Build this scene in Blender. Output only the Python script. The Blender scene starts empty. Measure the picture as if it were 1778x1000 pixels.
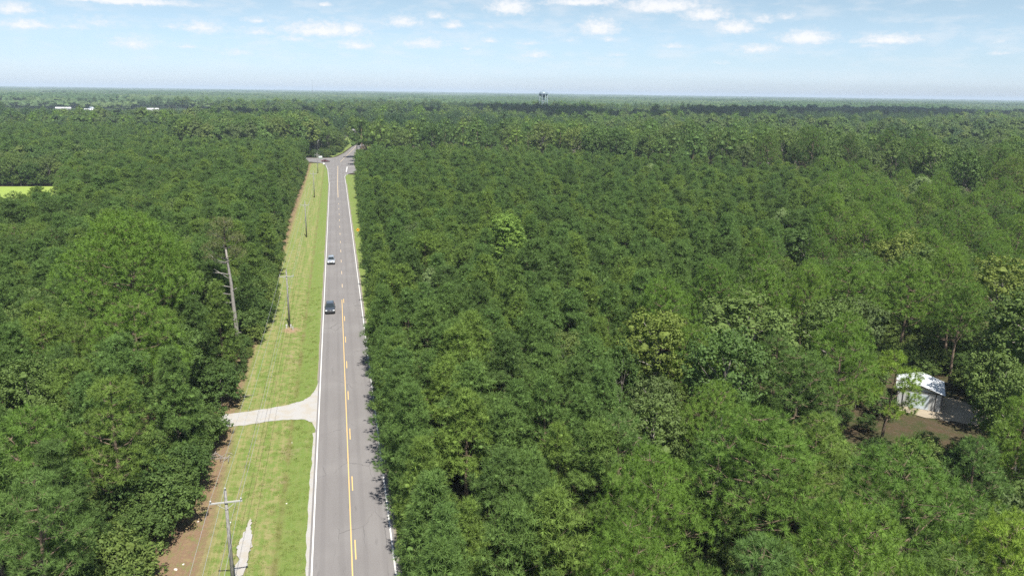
import bpy, bmesh, math, random
import numpy as np
from mathutils import Vector, Matrix
from mathutils.geometry import tessellate_polygon

rad = math.radians
sc = bpy.context.scene
COL = sc.collection

# ---------------------------------------------------------------- camera
CAM_H, YAW, PITCH, ROLL = 40.3, rad(13.0), rad(14.46), rad(0.8)
fwd = Vector((math.sin(YAW) * math.cos(PITCH), math.cos(YAW) * math.cos(PITCH), -math.sin(PITCH)))
r0 = Vector((math.cos(YAW), -math.sin(YAW), 0))
u0 = r0.cross(fwd)
rgt = r0 * math.cos(ROLL) + u0 * math.sin(ROLL)
upv = u0 * math.cos(ROLL) - r0 * math.sin(ROLL)
cd = bpy.data.cameras.new('camera')
cam = bpy.data.objects.new('camera', cd)
COL.objects.link(cam)
cam.matrix_world = Matrix(((rgt.x, upv.x, -fwd.x, 0), (rgt.y, upv.y, -fwd.y, 0), (rgt.z, upv.z, -fwd.z, CAM_H), (0, 0, 0, 1)))
cd.sensor_fit = 'HORIZONTAL'
cd.sensor_width = 36
cd.lens = 36 * 1318 / 1778
cd.clip_start = 0.5
cd.clip_end = 80000
sc.camera = cam

# ---------------------------------------------------------------- light and sky
SUN_AZ, SUN_EL = rad(171.8), rad(62)          # from the road's direction (+Y), clockwise
sdir = Vector((math.sin(SUN_AZ) * math.cos(SUN_EL), math.cos(SUN_AZ) * math.cos(SUN_EL), math.sin(SUN_EL)))
sl = bpy.data.lights.new('sun', 'SUN')
sl.energy = 5.0
sl.angle = rad(0.53)
sl.color = (1.0, 0.95, 0.87)
so = bpy.data.objects.new('sun', sl)
COL.objects.link(so)
so.rotation_euler = (-sdir).to_track_quat('-Z', 'Y').to_euler()
so.location = (0, 0, 200)

W = bpy.data.worlds.new('World')
sc.world = W
W.use_nodes = True
wt = W.node_tree
wt.nodes.clear()


class NT:
    """small helper for node graphs"""
    def __init__(s, tree): s.t = tree
    def n(s, typ, **kw):
        nd = s.t.nodes.new(typ)
        for k, v in kw.items(): setattr(nd, k, v)
        return nd
    def put(s, sock, v):
        if hasattr(v, 'is_linked') or isinstance(v, bpy.types.NodeSocket): s.t.links.new(v, sock)
        else: sock.default_value = v
    def m(s, op, a, b=None, c=None, clamp=False):
        nd = s.n('ShaderNodeMath', operation=op, use_clamp=clamp)
        s.put(nd.inputs[0], a)
        if b is not None: s.put(nd.inputs[1], b)
        if c is not None: s.put(nd.inputs[2], c)
        return nd.outputs[0]
    def v(s, op, a, b=None):
        nd = s.n('ShaderNodeVectorMath', operation=op)
        s.put(nd.inputs[0], a)
        if b is not None: s.put(nd.inputs[1], b)
        return nd.outputs['Value'] if op in ('LENGTH', 'DOT_PRODUCT') else nd.outputs[0]
    def mix(s, f, a, b, blend='MIX'):
        nd = s.n('ShaderNodeMix', data_type='RGBA', blend_type=blend)
        s.put(nd.inputs[0], f)
        s.put(nd.inputs[6], a if isinstance(a, bpy.types.NodeSocket) else (*a, 1))
        s.put(nd.inputs[7], b if isinstance(b, bpy.types.NodeSocket) else (*b, 1))
        return nd.outputs[2]
    def ss(s, x, lo, hi, a=0.0, b=1.0):
        nd = s.n('ShaderNodeMapRange', interpolation_type='SMOOTHSTEP')
        s.put(nd.inputs[0], x)
        for i, q in enumerate((lo, hi, a, b)): nd.inputs[i + 1].default_value = q
        return nd.outputs[0]
    def noise(s, vec, scale, detail=4, rough=0.55, dist=0.0, out='Fac'):
        nd = s.n('ShaderNodeTexNoise')
        s.put(nd.inputs['Vector'], vec)
        nd.inputs['Scale'].default_value = scale
        nd.inputs['Detail'].default_value = detail
        nd.inputs['Roughness'].default_value = rough
        nd.inputs['Distortion'].default_value = dist
        return nd.outputs[out]
    def mapped(s, vec, scale=(1, 1, 1), loc=(0, 0, 0)):
        nd = s.n('ShaderNodeMapping')
        s.put(nd.inputs[0], vec)
        nd.inputs['Scale'].default_value = scale
        nd.inputs['Location'].default_value = loc
        return nd.outputs[0]
    def ramp(s, f, stops):
        nd = s.n('ShaderNodeValToRGB')
        s.put(nd.inputs[0], f)
        e = nd.color_ramp.elements
        while len(e) < len(stops): e.new(0.5)
        for q, (p, c) in zip(e, stops):
            q.position = p
            q.color = (*c, 1)
        return nd.outputs[0]


w = NT(wt)
sky = w.n('ShaderNodeTexSky', sky_type='NISHITA', sun_disc=False)
sky.sun_elevation = SUN_EL
sky.sun_rotation = SUN_AZ
sky.altitude = 30
sky.air_density = 1.0
sky.dust_density = 0.65
sky.ozone_density = 1.0
# fair-weather cumulus: azimuth, elevation, half width, half height (degrees), strength
CL = [(-12.96, 5.29, 4.0, 0.24, 1), (-18.98, 4.48, 1.2, 0.4, 0.8), (-18.5, 3.59, 1.4, 0.32, 0.8), (-12.72, 2.75, 1.4, 0.56, 0.6), (-14.57, 3.96, 2.4, 0.56, 0.35), (-8.46, 3.89, 1.6, 0.48, 0.7), (-10.22, 3.92, 1.2, 0.32, 0.4), (-4.95, 4.5, 0.88, 0.24, 0.6), (-0.59, 4.02, 2.8, 0.56, 0.9), (1.38, 4.15, 0.8, 0.4, 1), (-4.81, 3.77, 1.6, 0.4, 0.5), (1.74, 3.08, 1.4, 0.4, 0.7), (-0.39, 5.68, 0.48, 0.2, 0.8), (-6.39, 2.41, 1.4, 0.4, 0.4), (-2.56, 3.35, 1.6, 0.24, 0.5), (5.0, 4.71, 1.52, 0.48, 0.7), (7.36, 5.18, 0.8, 0.32, 0.7), (8.54, 4.59, 0.72, 0.32, 0.8), (6.4, 3.3, 1.8, 0.4, 0.7), (12.56, 5.85, 1.4, 0.6, 1), (17.65, 6.24, 2.4, 0.32, 1), (18.94, 4.52, 1.4, 0.64, 0.9), (19.59, 3.75, 0.6, 0.24, 0.6), (23.29, 5.97, 2.8, 0.56, 1), (26.27, 5.39, 1.52, 0.52, 0.95), (28.27, 4.51, 1.28, 0.48, 1), (30.12, 5.05, 0.88, 0.4, 0.6), (31.59, 5.21, 0.88, 0.4, 0.5), (29.92, 3.11, 1.44, 0.36, 0.75), (33.01, 3.8, 1.52, 0.48, 1), (38.12, 3.63, 1.92, 0.36, 0.9), (36.97, 3.25, 1.0, 0.2, 0.4), (24.18, 3.3, 0.8, 0.24, 0.6), (14.47, 2.64, 1.2, 0.32, 0.6), (11.14, 3.58, 0.8, 0.28, 0.5), (14.04, 3.43, 1.2, 0.24, 0.5), (20.25, 2.7, 1.2, 0.24, 0.4), (11.13, 4.56, 0.4, 0.2, 0.5), (44.32, 2.74, 0.88, 0.2, 0.5), (44.22, 3.42, 0.48, 0.2, 0.4), (27.49, 2.23, 1.0, 0.2, 0.3), (16.93, 3.65, 0.6, 0.2, 0.4), (-15.88, 3.65, 1.6, 0.4, 0.35), (-9.63, 2.68, 1.2, 0.24, 0.4), (9.48, 2.97, 0.6, 0.24, 0.4),
      (-6.0, 7.0, 3.2, 0.7, 1), (9.0, 7.6, 2.4, 0.7, 1), (30.0, 7.4, 3.4, 0.8, 1), (41.0, 8.0, 2.6, 0.8, 1), (0.0, 9.0, 3.4, 0.9, 1), (20.0, 9.4, 4.2, 0.9, 1)]
geo = w.n('ShaderNodeTexCoord').outputs['Generated']
sx = w.n('ShaderNodeSeparateXYZ')
wt.links.new(geo, sx.inputs[0])
az = w.m('MULTIPLY', w.m('ARCTAN2', sx.outputs[0], sx.outputs[1]), 180 / math.pi)
az = w.m('WRAP', az, 49.0, -23.0)             # the same cloud field goes on all the way round (72 degrees a turn)
el = w.m('MULTIPLY', w.m('ARCSINE', sx.outputs[2]), 180 / math.pi)
cx = w.n('ShaderNodeCombineXYZ')
wt.links.new(az, cx.inputs[0])
wt.links.new(el, cx.inputs[1])
uv = cx.outputs[0]
wob = w.noise(w.mapped(uv, (1.0, 1.7, 1)), 2.1, 7, 0.66)
wobv = w.m('MULTIPLY_ADD', wob, 0.55, -0.275)
uvw = w.v('ADD', uv, w.v('MULTIPLY', w.v('SUBTRACT', w.noise(w.mapped(uv, (1.0, 1.6, 1)), 1.1, 4, 0.6, out='Color'), (0.5, 0.5, 0.5)), (0.75, 0.42, 0)))
F = None
for (a, b, c_, d_, s_) in CL:
    q = w.v('SUBTRACT', uvw, (a, b - 0.25 * d_, 0))
    q = w.v('ADD', q, w.v('MULTIPLY', w.v('MINIMUM', q, (0, 0, 0)), (0, 1.1, 0)))      # flat bases, domed tops
    q = w.v('LENGTH', w.v('MULTIPLY', q, (0.72 / c_, 0.60 / d_, 0)))
    q = w.m('MULTIPLY_ADD', q, -0.55 - 0.45 * s_, s_)
    F = q if F is None else w.m('MAXIMUM', F, q)
body = w.m('ADD', F, w.m('MULTIPLY', wobv, 2.4))
mask = w.ss(body, -0.24, 0.85, 0, 0.92)
# thin milky veil between the clouds
veil = w.ss(w.noise(w.mapped(uv, (0.35, 1.2, 1)), 1.0, 5, 0.6), 0.42, 0.72, 0, 0.34)
veil = w.m('MULTIPLY', veil, w.ss(el, 0.5, 3.0, 0.2, 1.0))
# clouds higher up, on a flat layer
inv = w.m('DIVIDE', 1.0, w.m('MAXIMUM', sx.outputs[2], 0.08))
pl = w.v('MULTIPLY', geo, (1, 1, 0))
sc_ = w.n('ShaderNodeVectorMath', operation='SCALE')
wt.links.new(pl, sc_.inputs[0])
wt.links.new(inv, sc_.inputs['Scale'])
hi = w.ss(w.noise(sc_.outputs[0], 1.3, 6, 0.55), 0.55, 0.7, 0, 0.9)
hi = w.m('MULTIPLY', hi, w.ss(el, 9.0, 14.0))
allm = w.m('MAXIMUM', w.m('MAXIMUM', mask, veil), hi)
skyt = w.mix(w.ss(el, 0.0, 7.0), (0.87, 1.07, 1.52), (0.92, 0.955, 1.02))
skyt = w.mix(w.ss(el, -0.3, 2.6), (1.04, 1.24, 1.80), skyt)
skyc = w.mix(1.0, sky.outputs[0], skyt, 'MULTIPLY')
cloudcol = w.mix(w.ss(body, 0.2, 0.9), (7.1, 7.25, 7.55), (7.75, 7.8, 7.95))
final = w.mix(allm, skyc, cloudcol)
bg = w.n('ShaderNodeBackground')
wt.links.new(final, bg.inputs[0])
bg.inputs[1].default_value = 0.071
wo = w.n('ShaderNodeOutputWorld')
wt.links.new(bg.outputs[0], wo.inputs[0])

W.cycles.sampling_method = 'MANUAL'
W.cycles.sample_map_resolution = 512
vs = sc.view_settings
vs.view_transform = 'Standard'
vs.look = 'None'
vs.exposure = 0.88
vs.gamma = 1.0
vs.use_curve_mapping = False
cy = sc.cycles
cy.max_bounces = 4
cy.diffuse_bounces = 2
cy.glossy_bounces = 2
cy.transmission_bounces = 2
cy.transparent_max_bounces = 6
cy.volume_bounces = 0
cy.use_adaptive_sampling = True
cy.adaptive_threshold = 0.01
cy.use_denoising = False
cy.sample_clamp_indirect = 4.0
cy.caustics_reflective = False
cy.caustics_refractive = False
sc.render.filter_size = 1.2

# ---------------------------------------------------------------- materials
def material(name):
    m = bpy.data.materials.new(name)
    m.use_nodes = True
    m.node_tree.nodes.clear()
    return m, NT(m.node_tree)


def finish(m, g, shader):
    o = g.n('ShaderNodeOutputMaterial')
    g.t.links.new(shader, o.inputs[0])
    return m


def principled(g, col, rough=0.6, spec=0.3, metal=0.0, bump=None, bstr=0.3, bdist=0.05):
    p = g.n('ShaderNodeBsdfPrincipled')
    g.put(p.inputs['Base Color'], col if isinstance(col, bpy.types.NodeSocket) else (*col, 1))
    g.put(p.inputs['Roughness'], rough)
    p.inputs['Specular IOR Level'].default_value = spec
    p.inputs['Metallic'].default_value = metal
    if bump is not None:
        b = g.n('ShaderNodeBump')
        b.inputs['Strength'].default_value = bstr
        b.inputs['Distance'].default_value = bdist
        g.put(b.inputs['Height'], bump)
        g.t.links.new(b.outputs[0], p.inputs['Normal'])
    return p.outputs[0]


def simple(name, col, rough=0.5, spec=0.4, metal=0.0, vary=0.12, scale=3.0):
    m, g = material(name)
    tc = g.n('ShaderNodeTexCoord').outputs['Object']
    nz = g.noise(tc, scale, 4)
    c = g.mix(nz, tuple(x * (1 - vary) for x in col), tuple(min(1, x * (1 + vary)) for x in col))
    return finish(m, g, principled(g, c, rough, spec, metal))


def foliage(name, stops, trans=0.31, rough=0.6, spec=0.16, tintr=(0.66, 1.32)):
    """leaf or needle colour: differs tree by tree and tuft by tuft"""
    m, g = material(name)
    oi = g.n('ShaderNodeObjectInfo').outputs['Random']
    c = g.ramp(oi, [(p, (c_[0] * 1.25, c_[1] * 1.24, c_[2] * 1.30)) for p, c_ in stops])
    at = g.n('ShaderNodeAttribute', attribute_name='tint').outputs['Fac']
    k = g.m('MULTIPLY_ADD', at, tintr[1] - tintr[0], tintr[0])
    sv = g.n('ShaderNodeVectorMath', operation='SCALE')
    g.t.links.new(c, sv.inputs[0])
    g.t.links.new(k, sv.inputs['Scale'])
    c = sv.outputs[0]
    p = principled(g, c, rough, spec)
    tr = g.n('ShaderNodeBsdfTranslucent')
    tcol = g.mix(1.0, c, (1.15, 1.2, 0.55), 'MULTIPLY')
    g.t.links.new(tcol, tr.inputs[0])
    mx = g.n('ShaderNodeMixShader')
    mx.inputs[0].default_value = trans
    g.t.links.new(p, mx.inputs[1])
    g.t.links.new(tr.outputs[0], mx.inputs[2])
    return finish(m, g, mx.outputs[0])


M = {}
M['pine'] = foliage('pine_needles', [(0.0, (0.070, 0.116, 0.031)), (0.3, (0.086, 0.146, 0.034)), (0.55, (0.088, 0.154, 0.040)), (0.8, (0.108, 0.166, 0.035)), (1.0, (0.124, 0.188, 0.036))])
M['pine_big'] = foliage('mature_pine_needles', [(0.0, (0.088, 0.158, 0.030)), (0.5, (0.108, 0.186, 0.030)), (1.0, (0.126, 0.202, 0.034))])
M['pine_lime'] = foliage('yellow_green_pine_needles', [(0.0, (0.150, 0.230, 0.032)), (1.0, (0.165, 0.245, 0.036))])
M['pine_sparse'] = foliage('sparse_brownish_needles', [(0.0, (0.120, 0.138, 0.052)), (1.0, (0.126, 0.144, 0.056))])
M['leaf'] = foliage('broad_leaves', [(0.0, (0.056, 0.100, 0.026)), (0.3, (0.078, 0.132, 0.032)), (0.6, (0.098, 0.145, 0.036)), (0.8, (0.080, 0.115, 0.038)), (1.0, (0.126, 0.168, 0.040))], trans=0.34, rough=0.5)
M['leaf_olive'] = foliage('olive_leaves', [(0.0, (0.080, 0.124, 0.030)), (1.0, (0.096, 0.142, 0.036))], trans=0.32)
M['leaf_bright'] = foliage('bright_yellow_green_leaves', [(0.0, (0.135, 0.215, 0.040)), (1.0, (0.140, 0.220, 0.042))], trans=0.36)
M['leaf_pale'] = foliage('pale_silvery_leaves', [(0.0, (0.155, 0.215, 0.080)), (1.0, (0.165, 0.225, 0.085))], trans=0.3)
M['leaf_yellow'] = foliage('yellowing_leaves', [(0.0, (0.112, 0.152, 0.030)), (1.0, (0.126, 0.160, 0.034))], trans=0.34)
M['shrub'] = foliage('shrub_leaves', [(0.0, (0.050, 0.090, 0.022)), (0.5, (0.078, 0.124, 0.030)), (1.0, (0.112, 0.155, 0.036))], trans=0.34)
M['far_dark'] = foliage('dark_far_canopy', [(0.0, (0.036, 0.072, 0.030)), (1.0, (0.052, 0.092, 0.034))], trans=0.2)
M['far'] = foliage('far_canopy', [(0.0, (0.042, 0.078, 0.030)), (0.5, (0.058, 0.098, 0.034)), (1.0, (0.076, 0.114, 0.036))], trans=0.25)


def bark(name, c1, c2):
    m, g = material(name)
    tc = g.n('ShaderNodeTexCoord').outputs['Object']
    nz = g.noise(g.mapped(tc, (6, 6, 1.4)), 2.2, 5, 0.65)
    return finish(m, g, principled(g, g.mix(g.ss(nz, 0.3, 0.7), c1, c2), 0.9, 0.1, bump=nz, bstr=0.6, bdist=0.05))


M['bark'] = bark('pine_bark', (0.10, 0.075, 0.055), (0.24, 0.18, 0.13))
M['bark_grey'] = bark('grey_bark', (0.12, 0.11, 0.095), (0.26, 0.24, 0.21))
M['dead'] = bark('weathered_dead_wood', (0.17, 0.155, 0.14), (0.35, 0.33, 0.305))
M['polewood'] = bark('weathered_pole_wood', (0.14, 0.135, 0.12), (0.28, 0.27, 0.25))


def ground_mat():
    m, g = material('forest_floor')
    tc = g.n('ShaderNodeTexCoord').outputs['Object']
    n1 = g.noise(tc, 0.35, 6, 0.65)
    n2 = g.noise(tc, 2.5, 5, 0.65)
    c = g.mix(g.ss(n1, 0.35, 0.65), (0.068, 0.050, 0.032), (0.040, 0.050, 0.019))
    c = g.mix(g.ss(n2, 0.5, 0.75), c, (0.104, 0.076, 0.050))
    far = g.v('LENGTH', tc)
    c = g.mix(g.ss(far, 500, 900), c, (0.038, 0.064, 0.024))
    return finish(m, g, principled(g, c, 0.95, 0.05, bump=n2, bstr=0.5, bdist=0.1))


M['ground'] = ground_mat()


def grass_mat():
    m, g = material('verge_grass')
    tc = g.n('ShaderNodeTexCoord').outputs['Object']
    sp = g.n('ShaderNodeSeparateXYZ')
    g.t.links.new(tc, sp.inputs[0])
    x, y = sp.outputs[0], sp.outputs[1]
    big = g.noise(tc, 0.16, 5, 0.6)
    mid = g.noise(tc, 0.9, 6, 0.7)
    fine = g.noise(tc, 5.0, 5, 0.75)
    streak = g.noise(g.mapped(tc, (2.6, 0.05, 1)), 1.0, 5, 0.65)
    streak2 = g.noise(g.mapped(tc, (7.0, 0.16, 1)), 1.0, 4, 0.7)
    green = g.mix(fine, (0.092, 0.143, 0.029), (0.162, 0.216, 0.056))
    dry = g.mix(fine, (0.174, 0.173, 0.063), (0.271, 0.249, 0.114))
    f = g.ss(g.m('ADD', g.m('MULTIPLY', streak, 0.4), g.m('MULTIPLY', mid, 0.6)), 0.42, 0.60)
    # the strip beside the road is lusher, the far side drier
    lush = g.ss(g.m('MULTIPLY_ADD', mid, 1.6, x), -6.4, -5.6)
    f = g.m('MULTIPLY', f, g.m('MULTIPLY_ADD', lush, -0.75, 1.0))
    c = g.mix(f, green, dry)
    c = g.mix(g.ss(streak2, 0.52, 0.75, 0, 0.3), c, (0.075, 0.131, 0.022))
    # weedy ditch line
    dd = g.m('ABSOLUTE', g.m('ADD', x, g.m('MULTIPLY_ADD', mid, 0.9, 6.35)))
    c = g.mix(g.m('MULTIPLY', g.ss(dd, 0.05, 0.5, 0.75, 0), g.ss(big, 0.35, 0.6)), c, (0.136, 0.122, 0.048))
    # trodden brown patches
    c = g.mix(g.ss(g.m('ADD', g.m('MULTIPLY', mid, 0.55), g.m('MULTIPLY', big, 0.55)), 0.60, 0.74, 0, 0.6), c, (0.238, 0.194, 0.121))
    # reddish soil along the edge of the woods, wide near the camera
    lim = g.ss(y, 60, 118, -12.7, -13.9)
    soil = g.ss(g.m('SUBTRACT', g.m('MULTIPLY_ADD', g.m('SUBTRACT', mid, 0.5), 2.6, x), lim), -0.9, 0.6, 1, 0)
    soilc = g.mix(fine, (0.125, 0.078, 0.050), (0.240, 0.160, 0.108))
    soilc = g.mix(g.ss(mid, 0.5, 0.7), soilc, (0.211, 0.167, 0.082))
    soil = g.m('MULTIPLY', soil, g.ss(g.m('ADD', g.m('MULTIPLY', streak2, 0.4), g.m('MULTIPLY', mid, 0.6)), 0.36, 0.54, 0.30, 1.0))
    c = g.mix(soil, c, soilc)
    # bare earth round the second pole and in front of the far trees
    px = g.v('LENGTH', g.v('MULTIPLY', g.v('SUBTRACT', tc, (-8.9, 130.6, 0)), (0.45, 0.38, 0)))
    c = g.mix(g.m('MULTIPLY', g.ss(g.m('MULTIPLY_ADD', fine, 1.0, px), 0.8, 1.4, 1, 0), 0.85), c, (0.281, 0.185, 0.126))
    return finish(m, g, principled(g, c, 0.9, 0.1, bump=g.m('ADD', fine, streak2), bstr=0.7, bdist=0.12))


M['grass'] = grass_mat()
M['blade'] = foliage('grass_blades', [(0.0, (0.125, 0.180, 0.034)), (0.6, (0.165, 0.205, 0.050)), (1.0, (0.21, 0.225, 0.075))], trans=0.3)


def asphalt_mat():
    m, g = material('worn_asphalt')
    tc = g.n('ShaderNodeTexCoord').outputs['Object']
    sp = g.n('ShaderNodeSeparateXYZ')
    g.t.links.new(tc, sp.inputs[0])
    x = sp.outputs[0]
    n1 = g.noise(g.mapped(tc, (1.0, 0.06, 1)), 1.3, 5, 0.6)
    n2 = g.noise(tc, 9.0, 4, 0.7)
    n3 = g.noise(tc, 0.12, 4, 0.55)
    c = g.mix(n1, (0.146, 0.137, 0.133), (0.190, 0.181, 0.178))
    c = g.mix(g.ss(n2, 0.35, 0.75, 0, 0.5), c, (0.120, 0.114, 0.111))
    c = g.mix(g.ss(n3, 0.45, 0.65, 0, 0.4), c, (0.200, 0.192, 0.186))
    # wheel tracks polished a little darker, oil line in the lane middle
    for cxx, wd, k in ((-2.75, 0.35, 0.22), (-1.05, 0.35, 0.22), (1.0, 0.35, 0.2), (2.7, 0.35, 0.2), (0.000, 0.056, 0.280)):
        d = g.m('ABSOLUTE', g.m('SUBTRACT', g.m('MULTIPLY_ADD', n1, 0.25, x), cxx + 0.125))
        c = g.mix(g.m('MULTIPLY', g.ss(d, wd * 0.3, wd, 1, 0), k), c, (0.108, 0.102, 0.101))
    st = g.noise(g.mapped(tc, (1.3, 0.25, 1)), 0.9, 4, 0.6)
    c = g.mix(g.ss(st, 0.62, 0.72, 0, 0.35), c, (0.085, 0.082, 0.080))
    # cracks
    vo = g.n('ShaderNodeTexVoronoi', feature='DISTANCE_TO_EDGE')
    g.put(vo.inputs['Vector'], g.v('ADD', g.mapped(tc, (1, 0.4, 1)), g.v('MULTIPLY', g.noise(tc, 1.2, 3, out='Color'), (0.5, 0.5, 0))))
    vo.inputs['Scale'].default_value = 0.30
    cr = g.m('MULTIPLY', g.ss(vo.outputs['Distance'], 0.0, 0.012, 1, 0), g.ss(n3, 0.5, 0.62, 0, 0.55))
    c = g.mix(cr, c, (0.056, 0.054, 0.053))
    return finish(m, g, principled(g, c, 0.88, 0.25, bump=n2, bstr=0.25, bdist=0.01))


M['asphalt'] = asphalt_mat()


def gravel_mat():
    m, g = material('pale_gravel')
    tc = g.n('ShaderNodeTexCoord').outputs['Object']
    n1 = g.noise(tc, 7.0, 5, 0.75)
    n2 = g.noise(tc, 0.7, 5, 0.6)
    c = g.mix(n1, (0.237, 0.230, 0.217), (0.420, 0.414, 0.406))
    c = g.mix(g.ss(n2, 0.42, 0.68, 0, 0.6), c, (0.310, 0.276, 0.217))
    return finish(m, g, principled(g, c, 0.95, 0.1, bump=n1, bstr=0.6, bdist=0.04))


M['gravel'] = gravel_mat()
M['dust'] = simple('dusty_road_edge', (0.21, 0.19, 0.15), 0.95, 0.05, vary=0.3, scale=4.0)


def paint_mat(name, col, under=(0.2, 0.195, 0.19), wear=0.5):
    m, g = material(name)
    tc = g.n('ShaderNodeTexCoord').outputs['Object']
    n1 = g.noise(tc, 4.0, 5, 0.7)
    c = g.mix(g.ss(n1, 0.56, 0.72, 0, wear), col, under)
    return finish(m, g, principled(g, c, 0.7, 0.3))


M['white_line'] = paint_mat('white_road_paint', (0.56, 0.56, 0.54))
M['yellow_line'] = paint_mat('yellow_road_paint', (0.56, 0.39, 0.15))
M['faded_line'] = paint_mat('faded_yellow_road_paint', (0.48, 0.38, 0.25), wear=0.6)
M['sand'] = simple('pale_sandy_yard', (0.28, 0.24, 0.18), 0.95, 0.05, vary=0.3, scale=0.5)
M['field'] = simple('bright_crop', (0.215, 0.285, 0.060), 0.9, 0.1, vary=0.25, scale=0.6)
M['white_metal'] = simple('white_roof_metal', (0.62, 0.63, 0.64), 0.4, 0.4)
M['pale_roof'] = simple('pale_blue_roof_metal', (0.52, 0.60, 0.66), 0.4, 0.4)
M['grey_wall'] = simple('grey_wall_panel', (0.46, 0.47, 0.46), 0.7, 0.3)
M['dark_trim'] = simple('dark_trim', (0.05, 0.05, 0.05), 0.6, 0.3)
M['white_wall'] = simple('white_wall', (0.42, 0.42, 0.40), 0.7, 0.3)
M['brick'] = simple('red_brick_far', (0.36, 0.14, 0.09), 0.85, 0.2, vary=0.2)
M['grey_roof'] = simple('grey_shingle_roof', (0.25, 0.25, 0.26), 0.85, 0.2)
M['tank'] = simple('pale_blue_tank_paint', (0.19, 0.245, 0.285), 0.35, 0.5, vary=0.05)
M['galv'] = simple('galvanised_steel', (0.45, 0.46, 0.46), 0.45, 0.5, 0.6)
M['alu'] = simple('aluminium_wire', (0.62, 0.62, 0.60), 0.4, 0.5, 0.5)
M['porcelain'] = simple('grey_porcelain', (0.55, 0.56, 0.56), 0.25, 0.5)
M['armwood'] = simple('pale_crossarm_timber', (0.36, 0.355, 0.335), 0.85, 0.15, vary=0.2)
M['glass'] = simple('dark_glass', (0.020, 0.028, 0.036), 0.06, 0.6, vary=0.02)
M['window_glass'] = simple('window_glass', (0.05, 0.06, 0.07), 0.1, 0.6)
M['tyre'] = simple('black_rubber', (0.022, 0.022, 0.022), 0.85, 0.2)
M['rim'] = simple('alloy_rim', (0.45, 0.45, 0.46), 0.35, 0.5, 0.7)
M['lamp'] = simple('clear_lamp', (0.80, 0.82, 0.84), 0.12, 0.6)
M['red_lamp'] = simple('red_lamp', (0.40, 0.02, 0.02), 0.2, 0.5)
M['plastic'] = simple('black_plastic', (0.03, 0.03, 0.03), 0.6, 0.3)
M['chrome'] = simple('bright_metal', (0.7, 0.7, 0.7), 0.2, 0.5, 0.9)
M['sign_yellow'] = simple('sign_yellow', (0.80, 0.42, 0.02), 0.5, 0.3, vary=0.05)
M['sign_black'] = simple('sign_black', (0.02, 0.02, 0.02), 0.5, 0.3)
M['sign_white'] = simple('sign_white', (0.74, 0.78, 0.74), 0.5, 0.3)
M['sign_green'] = simple('sign_green', (0.10, 0.30, 0.17), 0.5, 0.3)
M['rock'] = simple('pale_stone', (0.55, 0.52, 0.46), 0.9, 0.1, vary=0.2)


def carpaint(name, col, metal=0.4):
    m, g = material(name)
    p = principled(g, col, 0.28, 0.5, metal)
    p.node.inputs['Coat Weight'].default_value = 0.6
    p.node.inputs['Coat Roughness'].default_value = 0.06
    return finish(m, g, p)


M['paint_silver'] = carpaint('silver_paint', (0.52, 0.55, 0.58), 0.6)
M['paint_dark'] = carpaint('dark_slate_paint', (0.060, 0.072, 0.085), 0.4)
M['paint_maroon'] = carpaint('dark_maroon_paint', (0.085, 0.022, 0.022), 0.3)

# ---------------------------------------------------------------- mesh helpers
def link(name, me, mats=None, parent=None):
    o = bpy.data.objects.new(name, me)
    COL.objects.link(o)
    if mats is not None:
        for q in (mats if isinstance(mats, (list, tuple)) else [mats]): me.materials.append(q)
    if parent is not None: o.parent = parent
    return o


def tag(o, label=None, cat=None, group=None, kind=None):
    if label: o['label'] = label
    if cat: o['category'] = cat
    if group: o['group'] = group
    if kind: o['kind'] = kind
    return o


def empty(name, loc=(0, 0, 0), rz=0.0):
    o = bpy.data.objects.new(name, None)
    COL.objects.link(o)
    o.location = loc
    o.rotation_euler = (0, 0, rz)
    o.empty_display_size = 0.5
    return o


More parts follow.
